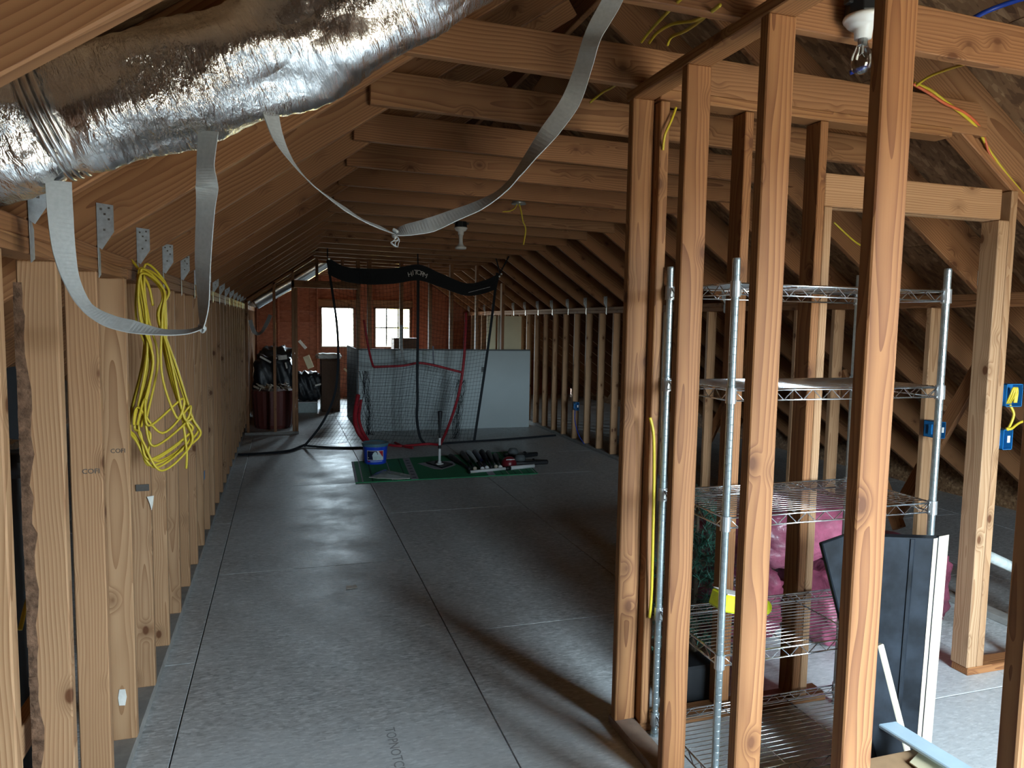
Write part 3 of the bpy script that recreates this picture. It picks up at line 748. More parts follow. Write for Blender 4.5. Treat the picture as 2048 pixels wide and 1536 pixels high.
for i in (1, 2): x = PX0+(PX1-PX0)*i/3; wire(mb, (x, PY0, -.001), (x, PY1, -.001), .0028, 5)
grid0 = mb.build('wire_grid', 'chrome', frame0, smooth=True); grid0['kind'] = 'stuff'
mb = MB(); mb.lathe([(.0132, -.042), (.0175, -.042), (.0165, .008), (.0132, .008)], 14)
col0 = mb.build('collar', 'collar', frame0, smooth=False)
firstsh = True
for t, z in enumerate(TIERS):
    if firstsh: f, g, c0 = frame0, grid0, col0; firstsh = False
    else:
        f = link_copy(frame0, rack); g = link_copy(grid0, f); g['kind'] = 'stuff'; c0 = link_copy(col0, f)
    f.location = (0, 0, z)
    cs = [(PX0, PY0), (PX1, PY0), (PX0, PY1), (PX1, PY1)]
    c0.location = (*cs[0], 0)
    for x, y in cs[1:]:
        c = link_copy(col0, f); c.location = (x, y, 0)

# ---- lamps
def lampholder(name, label, loc, bulb, tilt=0):
    o = empty(name, label, 'lamp'); T = Matrix.Translation(loc)
    mb = MB().lathe([(.0, .0), (.052, .0), (.054, -.045), (.05, -.048), (0, -.048)], 8, T)
    mb.box((-.066, -.012, -.02), (-.05, .012, -.006), T); mb.box((.05, -.012, -.02), (.066, .012, -.006), T)
    mb.build('junction_box', 'black', o, bevel=.002)
    pr = [(0, -.048), (.056, -.048), (.058, -.055), (.054, -.063), (.050, -.064), (.047, -.072), (.04, -.078), (.026, -.084), (.0235, -.11), (.0, -.11)]
    MB().lathe(pr, 28, T).build('porcelain_holder', 'porcelain', o, smooth=True)
    if bulb:
        pr = [(.0, -.11), (.0135, -.111), (.014, -.122), (.019, -.137), (.026, -.152), (.030, -.168), (.0295, -.184), (.024, -.20), (.014, -.2085), (.0, -.211)]
        bl = MB().lathe(pr, 28, T).build('bulb', 'bulb', o, smooth=True)
        MB().lathe([(0, -.11), (.0125, -.11), (.0125, -.128), (0, -.129)], 12, T).build('bulb_cap', 'steel', bl)
        mb = MB(); mb.tube([Vector(loc)+Vector((0, 0, -.125)), Vector(loc)+Vector((0, 0, -.15))], .004, 6); mb.tube([Vector(loc)+Vector((-.01, 0, -.16)), Vector(loc)+Vector((0, 0, -.15)), Vector(loc)+Vector((.01, 0, -.16))], .0006, 4); mb.build('filament_stem', 'white', bl)
    else:
        MB().lathe([(.0, -.105), (.022, -.105), (.016, -.14), (.017, -.18), (.03, -.205), (.047, -.212), (.049, -.222), (.046, -.232), (.0, -.236)], 24, T).build('shade_disc', 'white', o, smooth=True)
    return o
lampholder('bulb_lamp', 'clear bulb in a white porcelain holder beside the tallest stud', (1.625, 1.785, 2.575), True)
lampholder('ceiling_lamp', 'white lamp on a black box under the ceiling in the hall middle', (1.462, 6.145, 2.475), False)
# round ceiling box with a cable tail
jb = empty('ceiling_box', 'round grey ceiling box with a drooping yellow cable tail', 'junction box')
bx = at(1030, 408, Z=2.487); bx = Vector((bx.x, 5.05, 2.482))
MB().lathe([(0, .03), (.046, .03), (.048, -.002), (.054, -.003), (.054, -.009), (.048, -.010), (0, -.010)], 24, Matrix.Translation(bx)).build('box', 'collar', jb)
MB().tube(smooth_path([bx+Vector((0, 0, 0)), bx+Vector((.014, -.01, -.05)), bx+Vector((.03, -.015, -.13)), bx+Vector((.05, -.02, -.19)), bx+Vector((.035, -.02, -.30))], 6), .0055, 6).build('cable_tail', 'yellow', jb, smooth=True)
MB().tube(smooth_path([bx+Vector((-.01, 0, 0)), bx+Vector((-.03, -.01, -.04)), bx+Vector((-.07, -.02, -.065)), bx+Vector((-.12, .0, -.07))], 6), .004, 6).build('cable_tail', 'yellow', jb, smooth=True)

# ---- cables over the ties
def cable(name, label, pts, r, mat, cat='cable', group=None):
    o = MB().tube(smooth_path(pts, 10), r, 6).build(name, mat, None, smooth=True); return tag(o, label, cat, group)
t0, t1, t2 = 1.84, 2.465, 3.09
gq = 'yellow cables between the collar ties'
cable('yellow_cable', 'yellow cable arching from the first tie beside the big round knot', [at(1283, 84, Y=t1), at(1300, 62, Y=t1-.1), at(1325, 35, Y=t1-.3), at(1345, 14, Y=t0+.05), at(1390, -30, Y=t0-.1)], .0055, 'yellow', group=gq)
cable('yellow_cable', 'middle yellow cable looping up behind the partition top plate', [at(1298, 86, Y=t1), at(1315, 65, Y=t1-.1), at(1345, 48, Y=t1-.25), at(1385, 42, Y=t1-.4), at(1412, 30, Y=t0+.05), at(1440, 10, Y=t0-.05)], .0055, 'yellow', group=gq)
cable('yellow_cable', 'lowest yellow cable of three above the partition top plate', [at(1335, 90, Y=t1), at(1343, 74, Y=t1-.05), at(1370, 62, Y=t1-.2), at(1400, 42, Y=t1-.4), at(1415, 28, Y=t0+.05)], .0055, 'yellow', group=gq)
cable('yellow_cable', 'yellow cable dropping between the second and first ties', [at(1180, 205, Y=t2-.1), at(1205, 185, Y=t2-.2), at(1235, 165, Y=t1+.1), at(1245, 120, Y=t1+.06)], .005, 'yellow', group=gq)
cable('yellow_cable', 'thin yellow cable running down beside the corner studs', [at(1352, 215, Y=2.44), at(1343, 240, Y=2.43), at(1330, 270, Y=2.43), at(1326, 300, Y=2.45)], .005, 'yellow', group=gq)
cable('yellow_cable', 'yellow cable bowing out along the corner stud edge', [at(1300, 835, Y=2.43), at(1307, 870, Y=2.42), at(1308, 950, Y=2.42), at(1306, 1060, Y=2.42), at(1303, 1180, Y=2.43), at(1299, 1235, Y=2.44)], .006, 'yellow', group=gq)
cable('yellow_cable', 'pair of yellow cables curving from the right collar tie', [at(1832, 172, Y=2.455), at(1855, 155, Y=2.40), at(1885, 142, Y=2.3), at(1930, 128, Y=2.1), at(1965, 120, Y=1.89)], .0055, 'yellow', group=gq)
yr = 2.492
cable('yellow_cable', 'yellow cable stapled down the right rafter beside a red one', [at(1828, 166, Y=2.458), at(1860, 180, Y=2.456), at(1892, 204, Y=2.455), at(1925, 228, Y=2.458), at(1950, 252, Y=2.47), at(1965, 275, Y=yr-.01), at(1978, 300, Y=yr), at(2010, 345, Y=yr), at(2060, 405, Y=yr)], .007, 'yellow', group=gq)
cable('red_cable', 'red cable stapled down the right rafter beside a yellow one', [at(1826, 168, Y=2.456), at(1858, 186, Y=2.452), at(1890, 207, Y=2.450), at(1930, 226, Y=2.452), at(1958, 252, Y=2.47), at(1970, 280, Y=yr-.01), at(1980, 310, Y=yr-.006), at(2010, 355, Y=yr-.006), at(2060, 418, Y=yr-.006)], .006, 'redcable')
cable('yellow_cable', 'yellow cables hanging behind the closet door jamb', [at(2020, 440, Y=2.9), at(2016, 460, Y=2.9), at(2005, 490, Y=2.9), at(1990, 540, Y=2.95)], .006, 'yellow', group=gq)
cable('yellow_cable', 'thin yellow cable sagging behind the doorway header', [at(1668, 445, Y=3.3), at(1700, 475, Y=3.3), at(1720, 490, Y=3.35), at(1740, 500, Y=3.4)], .005, 'yellow', group=gq)
cable('blue_pipe', 'blue water pipe crossing above the collar ties at the lamp', [at(2075, -12, Y=1.95), at(1975, 22, Y=2.0), at(1880, 72, Y=2.15), at(1700, 146, Y=2.40)], .009, 'bluepipe', 'pipe')

# ---- electrical boxes
def ebox(label, c, sx, sy, sz, wires=0):
    o = empty('outlet_box', label, 'outlet box', 'blue outlet boxes on the studs')
    x, y, z = c; t = .003; m = MB()
    m.box((x-sx/2, y-sy/2, z-sz/2), (x-sx/2+t, y+sy/2, z+sz/2)); m.box((x+sx/2-t, y-sy/2, z-sz/2), (x+sx/2, y+sy/2, z+sz/2))
    m.box((x-sx/2, y-sy/2, z-sz/2), (x+sx/2, y+sy/2, z-sz/2+t)); m.box((x-sx/2, y-sy/2, z+sz/2-t), (x+sx/2, y+sy/2, z+sz/2))
    m.box((x-sx/2, y+sy/2-t, z-sz/2), (x+sx/2, y+sy/2, z+sz/2)); m.box((x-sx/2-.012, y-.01, z-.03), (x-sx/2, y+.01, z+.03))
    m.build('box', 'blue', o)
    if wires:
        for k in range(wires):
            MB().tube(smooth_path([(x-.015+k*.012, y, z-.04), (x-.02+k*.015, y-.02, z), (x-.005+k*.01, y-.022, z+.035), (x+.012+k*.006, y-.02, z+.01), (x+.01+k*.006, y-.018, z-.035)], 6), .005, 6).build('wire', 'yellow', o, smooth=True)
    else: MB().box((x-.004, y-sy/2-.001, z-.014), (x+.012, y-sy/2+.001, z+.018)).build('sticker', 'white', o)
    return o
ebox('blue outlet box stuffed with looped yellow wires on the door jamb', (3.205, 2.48, 1.325), .10, .05, .105, 3)
ebox('blue box below the wire-stuffed one on the door jamb', (3.185, 2.48, 1.12), .058, .05, .095)
p = at(1874, 858, X=3.775); ebox('blue box behind the rack post on the knee wall', (3.755, p.y, p.z), .05, .11, .10)
p = at(1387, 881, X=3.775); ebox('small blue box seen between two closet studs', (3.755, p.y, p.z), .05, .07, .10)
p = at(1155, 812, X=3.775); bb = ebox('blue box with a hanging blue wire on the dark knee wall', (3.755, p.y, p.z), .05, .09, .11)
MB().tube(smooth_path([(3.74, p.y, p.z-.04), (3.735, p.y-.02, p.z-.2), (3.735, p.y-.15, p.z-.36), (3.74, p.y-.34, p.z-.46)], 8), .007, 6).build('wire', 'bluepipe', bb, smooth=True)
cable('yellow_cable', 'yellow cable joining the two jamb boxes', [(3.20, 2.47, 1.28), (3.215, 2.46, 1.24), (3.205, 2.46, 1.20), (3.195, 2.47, 1.16)], .006, 'yellow', group=gq)
cable('yellow_cable', 'yellow cable running off to the edge from the lower jamb box', [(3.17, 2.455, 1.172), (3.20, 2.455, 1.17), (3.27, 2.47, 1.195), (3.40, 2.50, 1.21), (3.6, 2.6, 1.20)], .006, 'yellow', group=gq)
cable('yellow_cable', 'yellow cable strands behind the near bark-edged stud', [at(40, 1260, Y=2.15), at(55, 1200, Y=2.2), at(70, 1160, Y=2.25), at(90, 1120, Y=2.3)], .006, 'yellow', group=gq)

# ---- pipe with black plastic behind the left studs
vp = empty('vent_pipe', 'black vent pipe wrapped in torn plastic behind the left studs', 'pipe')
c = at(28, 960, Y=2.3)
MB().tube([(c.x, 2.32, .0), (c.x, 2.32, c.z+.01), (c.x-.005, 2.32, c.z+.05)], .05, 20).build('pipe', 'black', vp, smooth=True)
mb = MB(); mb.tube([(c.x, 2.32, c.z+.01), (c.x, 2.32, c.z+.075)], [.056, .05], 18); 
mb.tube(smooth_path([(c.x+.05, 2.28, c.z+.05), (c.x+.06, 2.27, c.z), (c.x+.045, 2.27, c.z-.06), (c.x+.055, 2.27, c.z-.12)], 5), [.018]*3+[.016]*3+[.012]*4+[.014]*3+[.008]*3, 8)
mb.build('plastic_wrap', 'bag', vp, smooth=True)
p = at(140, 800, Y=2.75)
tag(MB().lathe([(.10, -.05), (.12, -.05), (.12, .05), (.10, .05)], 24, basis((0, 0, 1), (1, 0, 0), (p.x-.115, 2.72, p.z))).build('round_duct_collar', 'black', None, smooth=False), 'round black disc edge showing behind the left studs', 'duct')

# ---- insulation sacks
def sack(label, c, s, mat, seed, rot=0):
    rnd = random.Random(seed); bm = bmesh.new(); bmesh.ops.create_cube(bm, size=2)
    bmesh.ops.subdivide_edges(bm, edges=bm.edges[:], cuts=15, use_grid_fill=True)
    ph = [rnd.uniform(0, 6.28) for _ in range(14)]
    for v in bm.verts:
        p = v.co; ln = (abs(p.x)**4+abs(p.y)**4+abs(p.z)**4)**.25
        q = p/ln; q = q*.86 + p*.14
        n_ = .05*math.sin(7*p.x+ph[0])*math.sin(5*p.y+ph[1]) + .035*math.sin(13*p.x+6*p.z+ph[2]) + .028*math.sin(17*p.z-9*p.x+ph[3]) + .02*math.sin(29*p.x+13*p.y+ph[4])*math.sin(23*p.z+ph[5]) + .02*abs(math.sin(11*p.x+19*p.z+ph[6]))
        q = q*(1+n_)
        v.co = Vector((q.x*s[0]/2, q.y*s[1]/2, max(-1.0, q.z)*s[2]/2))
    me = bpy.data.meshes.new('insulation_sack'); bm.to_mesh(me); bm.free()
    me.polygons.foreach_set('use_smooth', [True]*len(me.polygons)); me.materials.append(MT[mat])
    o = bpy.data.objects.new('insulation_sack', me); COL.objects.link(o); o.location = c; o.rotation_euler = (0, 0, rot)
    return tag(o, label, 'sack', 'pink insulation sacks behind the closet wall')
sack('wrinkled pink insulation sack on top of the pile behind the wire shelf', (2.52, 3.12, .575), (.98, .5, .28), 'pink', 3, .1)
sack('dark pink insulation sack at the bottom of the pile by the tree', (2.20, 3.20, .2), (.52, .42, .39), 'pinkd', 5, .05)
sack('bright pink sack standing on the floor beside the black board', (2.76, 3.05, .2), (.42, .48, .39), 'pink', 9, -.05)
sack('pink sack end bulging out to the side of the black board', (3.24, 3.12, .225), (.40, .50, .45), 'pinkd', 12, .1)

# ---- artificial tree
tree = empty('artificial_tree', 'dark green artificial pine tree behind the wire shelf', 'tree')
tb = Vector((1.78, 2.80, 0))
MB().tube([tb, tb+Vector((0, 0, .80))], [.02, .008], 8).build('trunk', 'branch', tree)
mbn = MB(); mbb = MB(); rt = random.Random(4)
for i in range(110):
    z = rt.uniform(.12, .80); az = rt.uniform(0, 6.283); ln = (.14+(.82-z)*.22)*rt.uniform(.6, 1.0)
    a = tb+Vector((0, 0, z)); d = Vector((math.cos(az), math.sin(az), rt.uniform(-.1, .45))).normalized(); b = a+d*ln
    mbb.tube([a, b], [.003, .002], 4)
    for k in range(46):
        t = rt.uniform(.3, 1.0); p = a+(b-a)*t
        nd = (d*.7 + Vector((rt.uniform(-1, 1), rt.uniform(-1, 1), rt.uniform(-1, 1)))).normalized()*rt.uniform(.03, .055)
        sd = nd.cross(Vector((rt.uniform(-1, 1), rt.uniform(-1, 1), 1))).normalized()*.0016
        mbn.add([p-sd, p+sd, p+nd+sd*.5, p+nd-sd*.5], [(0, 1, 2, 3)])
mbb.build('branches', 'branch', tree); nd_ = mbn.build('needles', 'needle', tree, fix=False); nd_['kind'] = 'stuff'
p = at(1428, 1168, Y=2.74); MB().lathe([(0, -.012), (.009, -.009), (.012, 0), (.009, .009), (0, .012)], 10, Matrix.Translation(p)).build('red_bauble', 'red', tree, smooth=True)

# ---- black boards leaning in the closet doorway
bo = empty('black_board', 'tall black panel with a pale cut edge standing by the doorway', 'board')
tq = at(1866, 1077, Y=1.875); bq = at(1833, 1475, Y=1.875); q0 = tq+(bq-tq)*(tq.z/(tq.z-bq.z)); vx = Vector((-.20, .075, 0)); vy = Vector((.078, .014, 0)); H_ = tq.z; lean = Vector((tq.x-q0.x, 0, 0))
mb = MB(); mb.prism([q0, q0+vx, q0+vx+vy*.98, q0+vy*.98], lean+Vector((0, 0, H_))).build('board', 'blackpaint', bo)
e0 = q0 + Vector((.001, -.001, 0))
MB().prism([e0+vy*.0-vx*.004, e0+vy*.22-vx*.004, e0+vy*.22-vx*.02, e0-vx*.02], lean+Vector((0, 0, H_))).build('trim_strip', 'palewood', bo)
MB().prism([e0+vy*.38-vx*.004, e0+vy*.98-vx*.004, e0+vy*.98-vx*.03, e0+vy*.38-vx*.03], lean+Vector((0, 0, H_+.004))).build('trim_strip', 'palewood', bo)
f0 = q0+vx*.27-vy*.10
MB().prism([f0, f0+vx*.05, f0+vx*.05+vy*.1, f0+vy*.1], lean+Vector((0, 0, H_-.004))).build('groove_bead', 'blackpaint', bo)
bo2 = empty('black_plank', 'black stained plank leaning sideways behind the tallest stud', 'plank')
t0_ = at(1668, 1076, Y=1.94); b0 = at(1760, 1440, Y=1.83); b0 = t0_+(b0-t0_)*((t0_.z-.012)/(t0_.z-b0.z))
dr_ = (t0_-b0).normalized(); lumber('plank', bo2, b0, t0_, .115, .02, (0, -1, 0), 'blackpaint')
lumber('pale_edge', bo2, b0+Vector((.072, 0, .004)), b0+Vector((.072, 0, .004))+dr_*.56, .026, .02, (0, -1, 0), 'palewood')

# ---- cardboard box with a pale strip across it
cb = empty('cardboard_box', 'open cardboard box on the closet floor with a folded flap', 'box')
x0, x1, y0, y1, hz = 1.63, 1.935, 1.22, 1.72, .27
for a, b in (((x0, y0, .002), (x0+.005, y1, hz)), ((x1-.005, y0, .002), (x1, y1, hz)), ((x0+.005, y0, .002), (x1-.005, y0+.005, hz)), ((x0+.005, y1-.005, .002), (x1-.005, y1, hz)), ((x0+.005, y0+.005, .002), (x1-.005, y1-.005, .007))):
    MB().box(a, b).build('side', 'card', cb)
MB().prism([(x0+.006, y1-.006, hz), (x1-.006, y1-.006, hz), (x1-.006, y1-.15, hz-.02), (x0+.006, y1-.15, hz-.02)], (0, 0, .004)).build('flap', 'card', cb)
MB().prism([(x1-.008, y0+.02, hz), (x1-.008, y1-.02, hz), (x1-.09, y1-.06, hz+.004), (x1-.09, y0+.06, hz+.004)], (0, 0, .004)).build('flap', 'beige', cb)
sa, sb = at(1752, 1432, Z=.30), at(1960, 1560, Z=.30)
tag(lumber('trim_board', None, Vector((sa.x-.01, sa.y+.02, .30)), Vector((sb.x, sb.y-.1, .30)), .072, .014, (0, 0, 1), 'stripb'), 'pale blue trim board lying across the cardboard box', 'board')

# ---- small things on and under the rack
tc_ = empty('tool_case', 'yellow plastic tool case on the fourth tier of the wire rack', 'tool case')
c = Vector((1.60, 2.26, .585))
mbt = basis((.94, .1, -.28), (-.1, .99, 0), c)
MB().box((-.075, -.045, -.032), (.06, .045, .032), mbt).build('case', 'toolyellow', tc_, bevel=.008)
MB().box((-.07, -.04, .033), (.055, .04, .036), mbt).build('label_plate', 'paper', tc_)
MB().lathe([(0, -.014), (.026, -.014), (.03, 0), (.026, .014), (0, .014)], 20, basis((1, 0, 0), (0, .2, 1), (1.735, 2.25, .556))).build('round_end', 'toolyellow', tc_, smooth=True)
MB().tube([(1.655, 2.26, .565), (1.735, 2.25, .556)], .012, 8).build('handle', 'toolyellow', tc_)
cr = empty('black_crate', 'black plastic crate on the floor behind the rack', 'crate')
MB().box((1.56, 2.58, .0), (1.78, 2.72, .17)).build('body', 'black', cr, bevel=.01)
for k in range(5): MB().tube(smooth_path([(1.79+k*.012, 2.612, .06), (1.792+k*.012, 2.606, .075), (1.79+k*.012, 2.612, .09)], 4), .003, 5).build('spring', 'steel', cr)
wp = cable('white_pipe', 'white pipe lying low beyond the doorway at the frame edge', [at(1945, 1098, Y=2.80), at(2010, 1128, Y=2.90), at(2090, 1165, Y=3.0)], .032, 'pvc', 'pipe')

# ---- batting net with banner
net = empty('batting_net', 'black batting net hung from the ties with a dark banner on top', 'net')
NY = 9.40
def npt(u, v):      # u 0..1 across, v 0 bottom..1 top
    xl = .23 + .40*(1-(1-v)**1.6) if v < .9 else .60
    xl = [.23, .50, .62, .66, .66, .63, .58, .53][min(7, int(v*7.001))]*(1-(v*7-int(v*7.001))) + [.23, .50, .62, .66, .66, .63, .58, .53, .53][min(8, int(v*7.001)+1)]*(v*7-int(v*7.001))
    xr = 2.43 + .30*v
    sag = .13*math.sin(math.pi*((u*2) % 1.0))*(1 if u < 1 else 0)
    zt = 2.36 - .06*u - sag - (.02 if u > .5 else 0)
    x = xl+(xr-xl)*u
    y = NY + .06*math.sin(u*9+v*3) + .10*(1-v)*math.sin(u*5)
    return Vector((x, y, .012 + (zt-.012)*v))
mb = MB(); nu, nv = 46, 44
for i in range(nu+1): mb.tube([npt(i/nu, j/22) for j in range(23)], .0016, 3, caps=False)
for j in range(nv+1): mb.tube([npt(i/30, j/nv) for i in range(31)], .0016, 3, caps=False)
nn = mb.build('netting', 'blackmatte', net, fix=False); nn['kind'] = 'stuff'
def strip(name, pts, w, mat, parent, axis=Vector((1, 0, 0)), th=.003):
    P = smooth_path(pts, 6); vs = []; fs = []
    for i, p in enumerate(P):
        d = (P[min(i+1, len(P)-1)]-P[max(i-1, 0)]).normalized()
        a = d.cross(Vector((0, 1, 0))); a = a.normalized()*w/2 if a.length > 1e-4 else axis*w/2
        vs += [p-a, p+a, p+a+Vector((0, -th, 0)), p-a+Vector((0, -th, 0))]
    for i in range(len(P)-1):
        for k in range(4): fs.append((i*4+k, i*4+(k+1) % 4, (i+1)*4+(k+1) % 4, (i+1)*4+k))
    fs += [(3, 2, 1, 0), tuple(len(vs)-4+k for k in range(4))]
    return MB().add(vs, fs).build(name, mat, parent)
strip('edge_tape', [npt(0, j/10)+Vector((0, -.01, 0)) for j in range(11)], .03, 'blackmatte', net)
strip('edge_tape', [npt(1, j/6)+Vector((0, -.01, 0)) for j in range(7)], .035, 'blackmatte', net)
strip('centre_tape', [Vector((1.76, NY-.06, .008)), Vector((1.70, NY-.04, .10)), Vector((1.655, NY-.06, .35)), Vector((1.665, NY-.05, .6)), Vector((1.66, NY-.05, .9)), Vector((1.665, NY-.05, 1.4)), Vector((1.665, NY-.05, 2.15))], .036, 'blackmatte', net)
MB().tube(smooth_path([(-.53, 8.98, .012), (-.2, 9.02, .012), (.05, 9.12, .014), (.2, 9.38, .02), (.26, 9.45, .03)], 8), .016, 6).build('ground_rope', 'blackmatte', net, smooth=True)
MB().tube(smooth_path([(.24, 9.42, .02), (.5, 9.28, .012), (.75, 9.20, .012), (1.0, 9.17, .012)], 8), .013, 6).build('ground_rope', 'blackmatte', net, smooth=True)
MB().tube(smooth_path([(1.95, 9.25, .012), (2.4, 9.35, .012), (2.9, 9.42, .012), (3.72, 9.62, .012)], 8), .014, 6).build('ground_rope', 'blackmatte', net, smooth=True)
# banner: three hung points, sagging between
up_ = [at(x, y, Y=NY-.05) for x, y in ((655, 514), (690, 533), (740, 537), (790, 536), (838, 529), (880, 546), (930, 566), (965, 562), (1000, 546))]
lo_ = [at(x, y, Y=NY-.05) for x, y in ((656, 548), (690, 563), (740, 569), (790, 567), (838, 561), (880, 574), (930, 591), (965, 588), (993, 578))]
U, Lo = smooth_path(up_, 6), smooth_path(lo_, 6)
vs = []; fs = []
for a, b in zip(U, Lo): vs += [a, b, b+Vector((0, .012, 0)), a+Vector((0, .012, 0))]
for i in range(len(U)-1):
    for k in range(4): fs.append((i*4+k, i*4+(k+1) % 4, (i+1)*4+(k+1) % 4, (i+1)*4+k))
fs += [(0, 1, 2, 3), tuple(len(vs)-1-k for k in range(4))]
ban = MB().add(vs, fs).build('banner', 'blackmatte', net, smooth=False)
for ch, (x, y, ang) in zip('HITORM', ((820, 549, 14), (826, 546, 6), (832, 545, 0), (838, 545.5, -6), (844.5, 548, -16), (850, 551, -22))):
    q = at(x, y, Y=NY-.062); text('lettering', ch, .085, 'letter', ban, basis((math.cos(R(ang)), 0, math.sin(R(ang))), (-math.sin(R(ang)), 0, math.cos(R(ang))), q), .001)
strip('printed_line', [at(937, 585, Y=NY-.056), at(960, 579, Y=NY-.056), at(980, 574, Y=NY-.056)], .008, 'mgrey', ban)
for (x, y), e in (((655, 514), at(655, 500, Y=NY)), ((836, 530), at(835, 503, Y=NY)), ((1000, 546), at(1018, 520, Y=NY-.1)), ((1000, 546), at(990, 518, Y=NY))):
    MB().tube([at(x, y, Y=NY-.05), e+Vector((0, 0, .05))], .009, 6).build('hanging_cord', 'blackmatte', net)
for x, y in ((999, 553), (1003, 548), (658, 518)):
    q = at(x, y, Y=NY-.07); MB().lathe([(.004, -.002), (.012, -.002), (.012, .002), (.004, .002)], 12, basis((1, 0, 0), (0, 0, 1), q)).build('eyelet', 'steel', net)

# ---- red-framed practice net
rn = empty('practice_net', 'collapsed red-framed practice net standing behind the bucket', 'net')
RY = 9.62
def rtube(name, pts, r): MB().tube(smooth_path(pts, 8), r, 8).build(name, 'red', rn, smooth=True)
def ra(x, y, dy=0): return at(x, y, Y=RY+dy)
rtube('crossbar', [ra(747, 734), ra(775, 733), ra(808, 731), ra(838, 726), ra(870, 731), ra(905, 740), ra(925, 745)], .016)
rtube('frame_pole', [ra(728, 640, .1), ra(735, 685, .1), ra(742, 718, .05), ra(747, 734)], .015)
g0 = at(880, 890, Z=.02); 
rtube('frame_pole', [ra(932, 625, .1), ra(930, 690), ra(925, 745), ra(917, 790), ra(905, 830, -.1), ra(893, 862, -.2), g0], .019)
rtube('frame_pole', [ra(716, 790, .0), at(710, 835, Y=9.45), at(716, 862, Y=9.35), at(733, 886, Z=.03)], .03)
rtube('frame_pole', [ra(722, 800, .0), at(718, 835, Y=9.5), at(724, 860, Y=9.4), at(738, 884, Z=.03)], .02)
g1 = at(733, 886, Z=.02)
rtube('base_tube', [g1, at(770, 889, Z=.02), at(800, 892, Z=.02), at(830, 890, Z=.02), at(858, 888, Z=.02), g0], .017)
rtube('base_tube', [at(790, 885, Z=.02), at(808, 893, Z=.02), at(826, 896, Z=.02)], .014)
mb = MB()
A_ = [ra(747, 734), ra(775, 733), ra(808, 731), ra(838, 726), ra(870, 731), ra(905, 740), ra(925, 745)]
A_ = smooth_path(A_, 6); B_ = smooth_path([at(752, 868, Z=.0)+Vector((0, .1, .01)), at(800, 872, Z=.01), at(850, 872, Z=.01), at(893, 870, Z=.01)], 12)
def rp(u, v):
    a = A_[min(len(A_)-1, int(u*(len(A_)-1)))]; b = B_[min(len(B_)-1, int(u*(len(B_)-1)))]
    p = a+(b-a)*v; p.y += .25*math.sin(v*3.14); return p
for i in range(25): mb.tube([rp(i/24, j/12) for j in range(13)], .0016, 3, caps=False)
for j in range(1, 25): mb.tube([rp(i/24, j/24) for i in range(25)], .0016, 3, caps=False)
nn = mb.build('netting', 'blackmatte', rn, fix=False); nn['kind'] = 'stuff'
mb = MB()
rt = random.Random(8)
for i in range(24):     # bunched side nets
    for (xa, xb, ya, yb) in ((722, 735, 742, 870), (930, 918, 760, 880)):
        x = xa+(xb-xa)*rt.random(); pts = []; 
        for k in range(7): t = k/6; pts.append(at(x+rt.uniform(-7, 7)+(10*t if xa < 800 else -14*t), ya+(yb-ya)*t, Y=RY+.05+rt.uniform(-.05, .05)))
        mb.tube(pts, .0022, 3, caps=False)
nn = mb.build('bunched_netting', 'blackmatte', rn, fix=False); nn['kind'] = 'stuff'
strip('pale_tape', [at(803, 650, Y=10.0), at(803, 690, Y=10.0), at(806, 715, Y=10.0), at(813, 728, Y=10.0)], .034, 'strap', rn)
strip('blue_tape', [at(866, 692, Y=10.0), at(867, 730, Y=10.0)], .022, 'navy', rn)

# ---- turf mat, tee, bucket, bag
mat_ = empty('turf_mat', 'green turf hitting mat with grey ruler strips lying on the floor', 'mat')
m0, m1, m2, m3 = at(703, 925, Z=0), at(711, 967, Z=0), at(1076, 948, Z=0), at(1030, 903, Z=0)
def mp(u, v): return (m1*(1-u)+m2*u)*(1-v) + (m0*(1-u)+m3*u)*v
def patch(name, u0, u1, v0, v1, mat, z0, z1, parent):
    poly = [mp(u0, v0), mp(u1, v0), mp(u1, v1), mp(u0, v1)]
    return MB().prism([Vector((p.x, p.y, z0)) for p in poly], (0, 0, z1-z0)).build(name, mat, parent)
patch('turf', 0, 1, 0, 1, 'green', .001, .010, mat_)
for u, w_, mt in ((.0, .012, 'mgrey'), (.035, .006, 'mgrey'), (.085, .008, 'greend'), (.19, .004, 'mgrey'), (.26, .006, 'greend'), (.795, .006, 'greend'), (.83, .004, 'mgrey'), (.87, .006, 'greend'), (.91, .004, 'mgrey'), (.95, .006, 'greend'), (.985, .005, 'mgrey')):
    patch('line', u, u+w_, .01, .99, mt, .010, .0108, mat_)
rs = patch('ruler_strip', .29, .33, .01, .99, 'mgrey', .010, .011, mat_); patch('ruler_strip', .715, .755, .01, .99, 'mgrey', .010, .011, mat_)
for k in range(7): patch('numeral', .30, .32, .06+.13*k, .10+.13*k, 'navy', .011, .0114, rs)
hp = [at(x, y, Z=.0115) for x, y in ((835, 927), (862, 923), (905, 922), (912, 930), (884, 939), (868, 938))]
MB().prism(hp, (0, 0, .001)).build('home_plate', 'mgrey', mat_)
tee = empty('batting_tee', 'black and white batting tee standing on the turf mat', 'batting tee')
tb_ = at(879, 931, Z=.013); tb_.z = .0126
bs = [at(x, y, Z=.0126) for x, y in ((852, 927), (875, 923), (906, 930), (884, 937))]
MB().prism(bs, (0, 0, .018)).build('base', 'black', tee, bevel=.003)
def tz_at(y): return at(879, y, Y=tb_.y).z
MB().lathe([(0, .03), (.045, .03), (.045, .036), (.022, .045), (.02, .06), (0, .06)], 16, Matrix.Translation((tb_.x, tb_.y, 0))).build('foot', 'white', tee)
MB().lathe([(0, .05), (.014, .05), (.014, tz_at(876)), (0, tz_at(876))], 14, Matrix.Translation((tb_.x, tb_.y, 0))).build('lower_tube', 'white', tee)
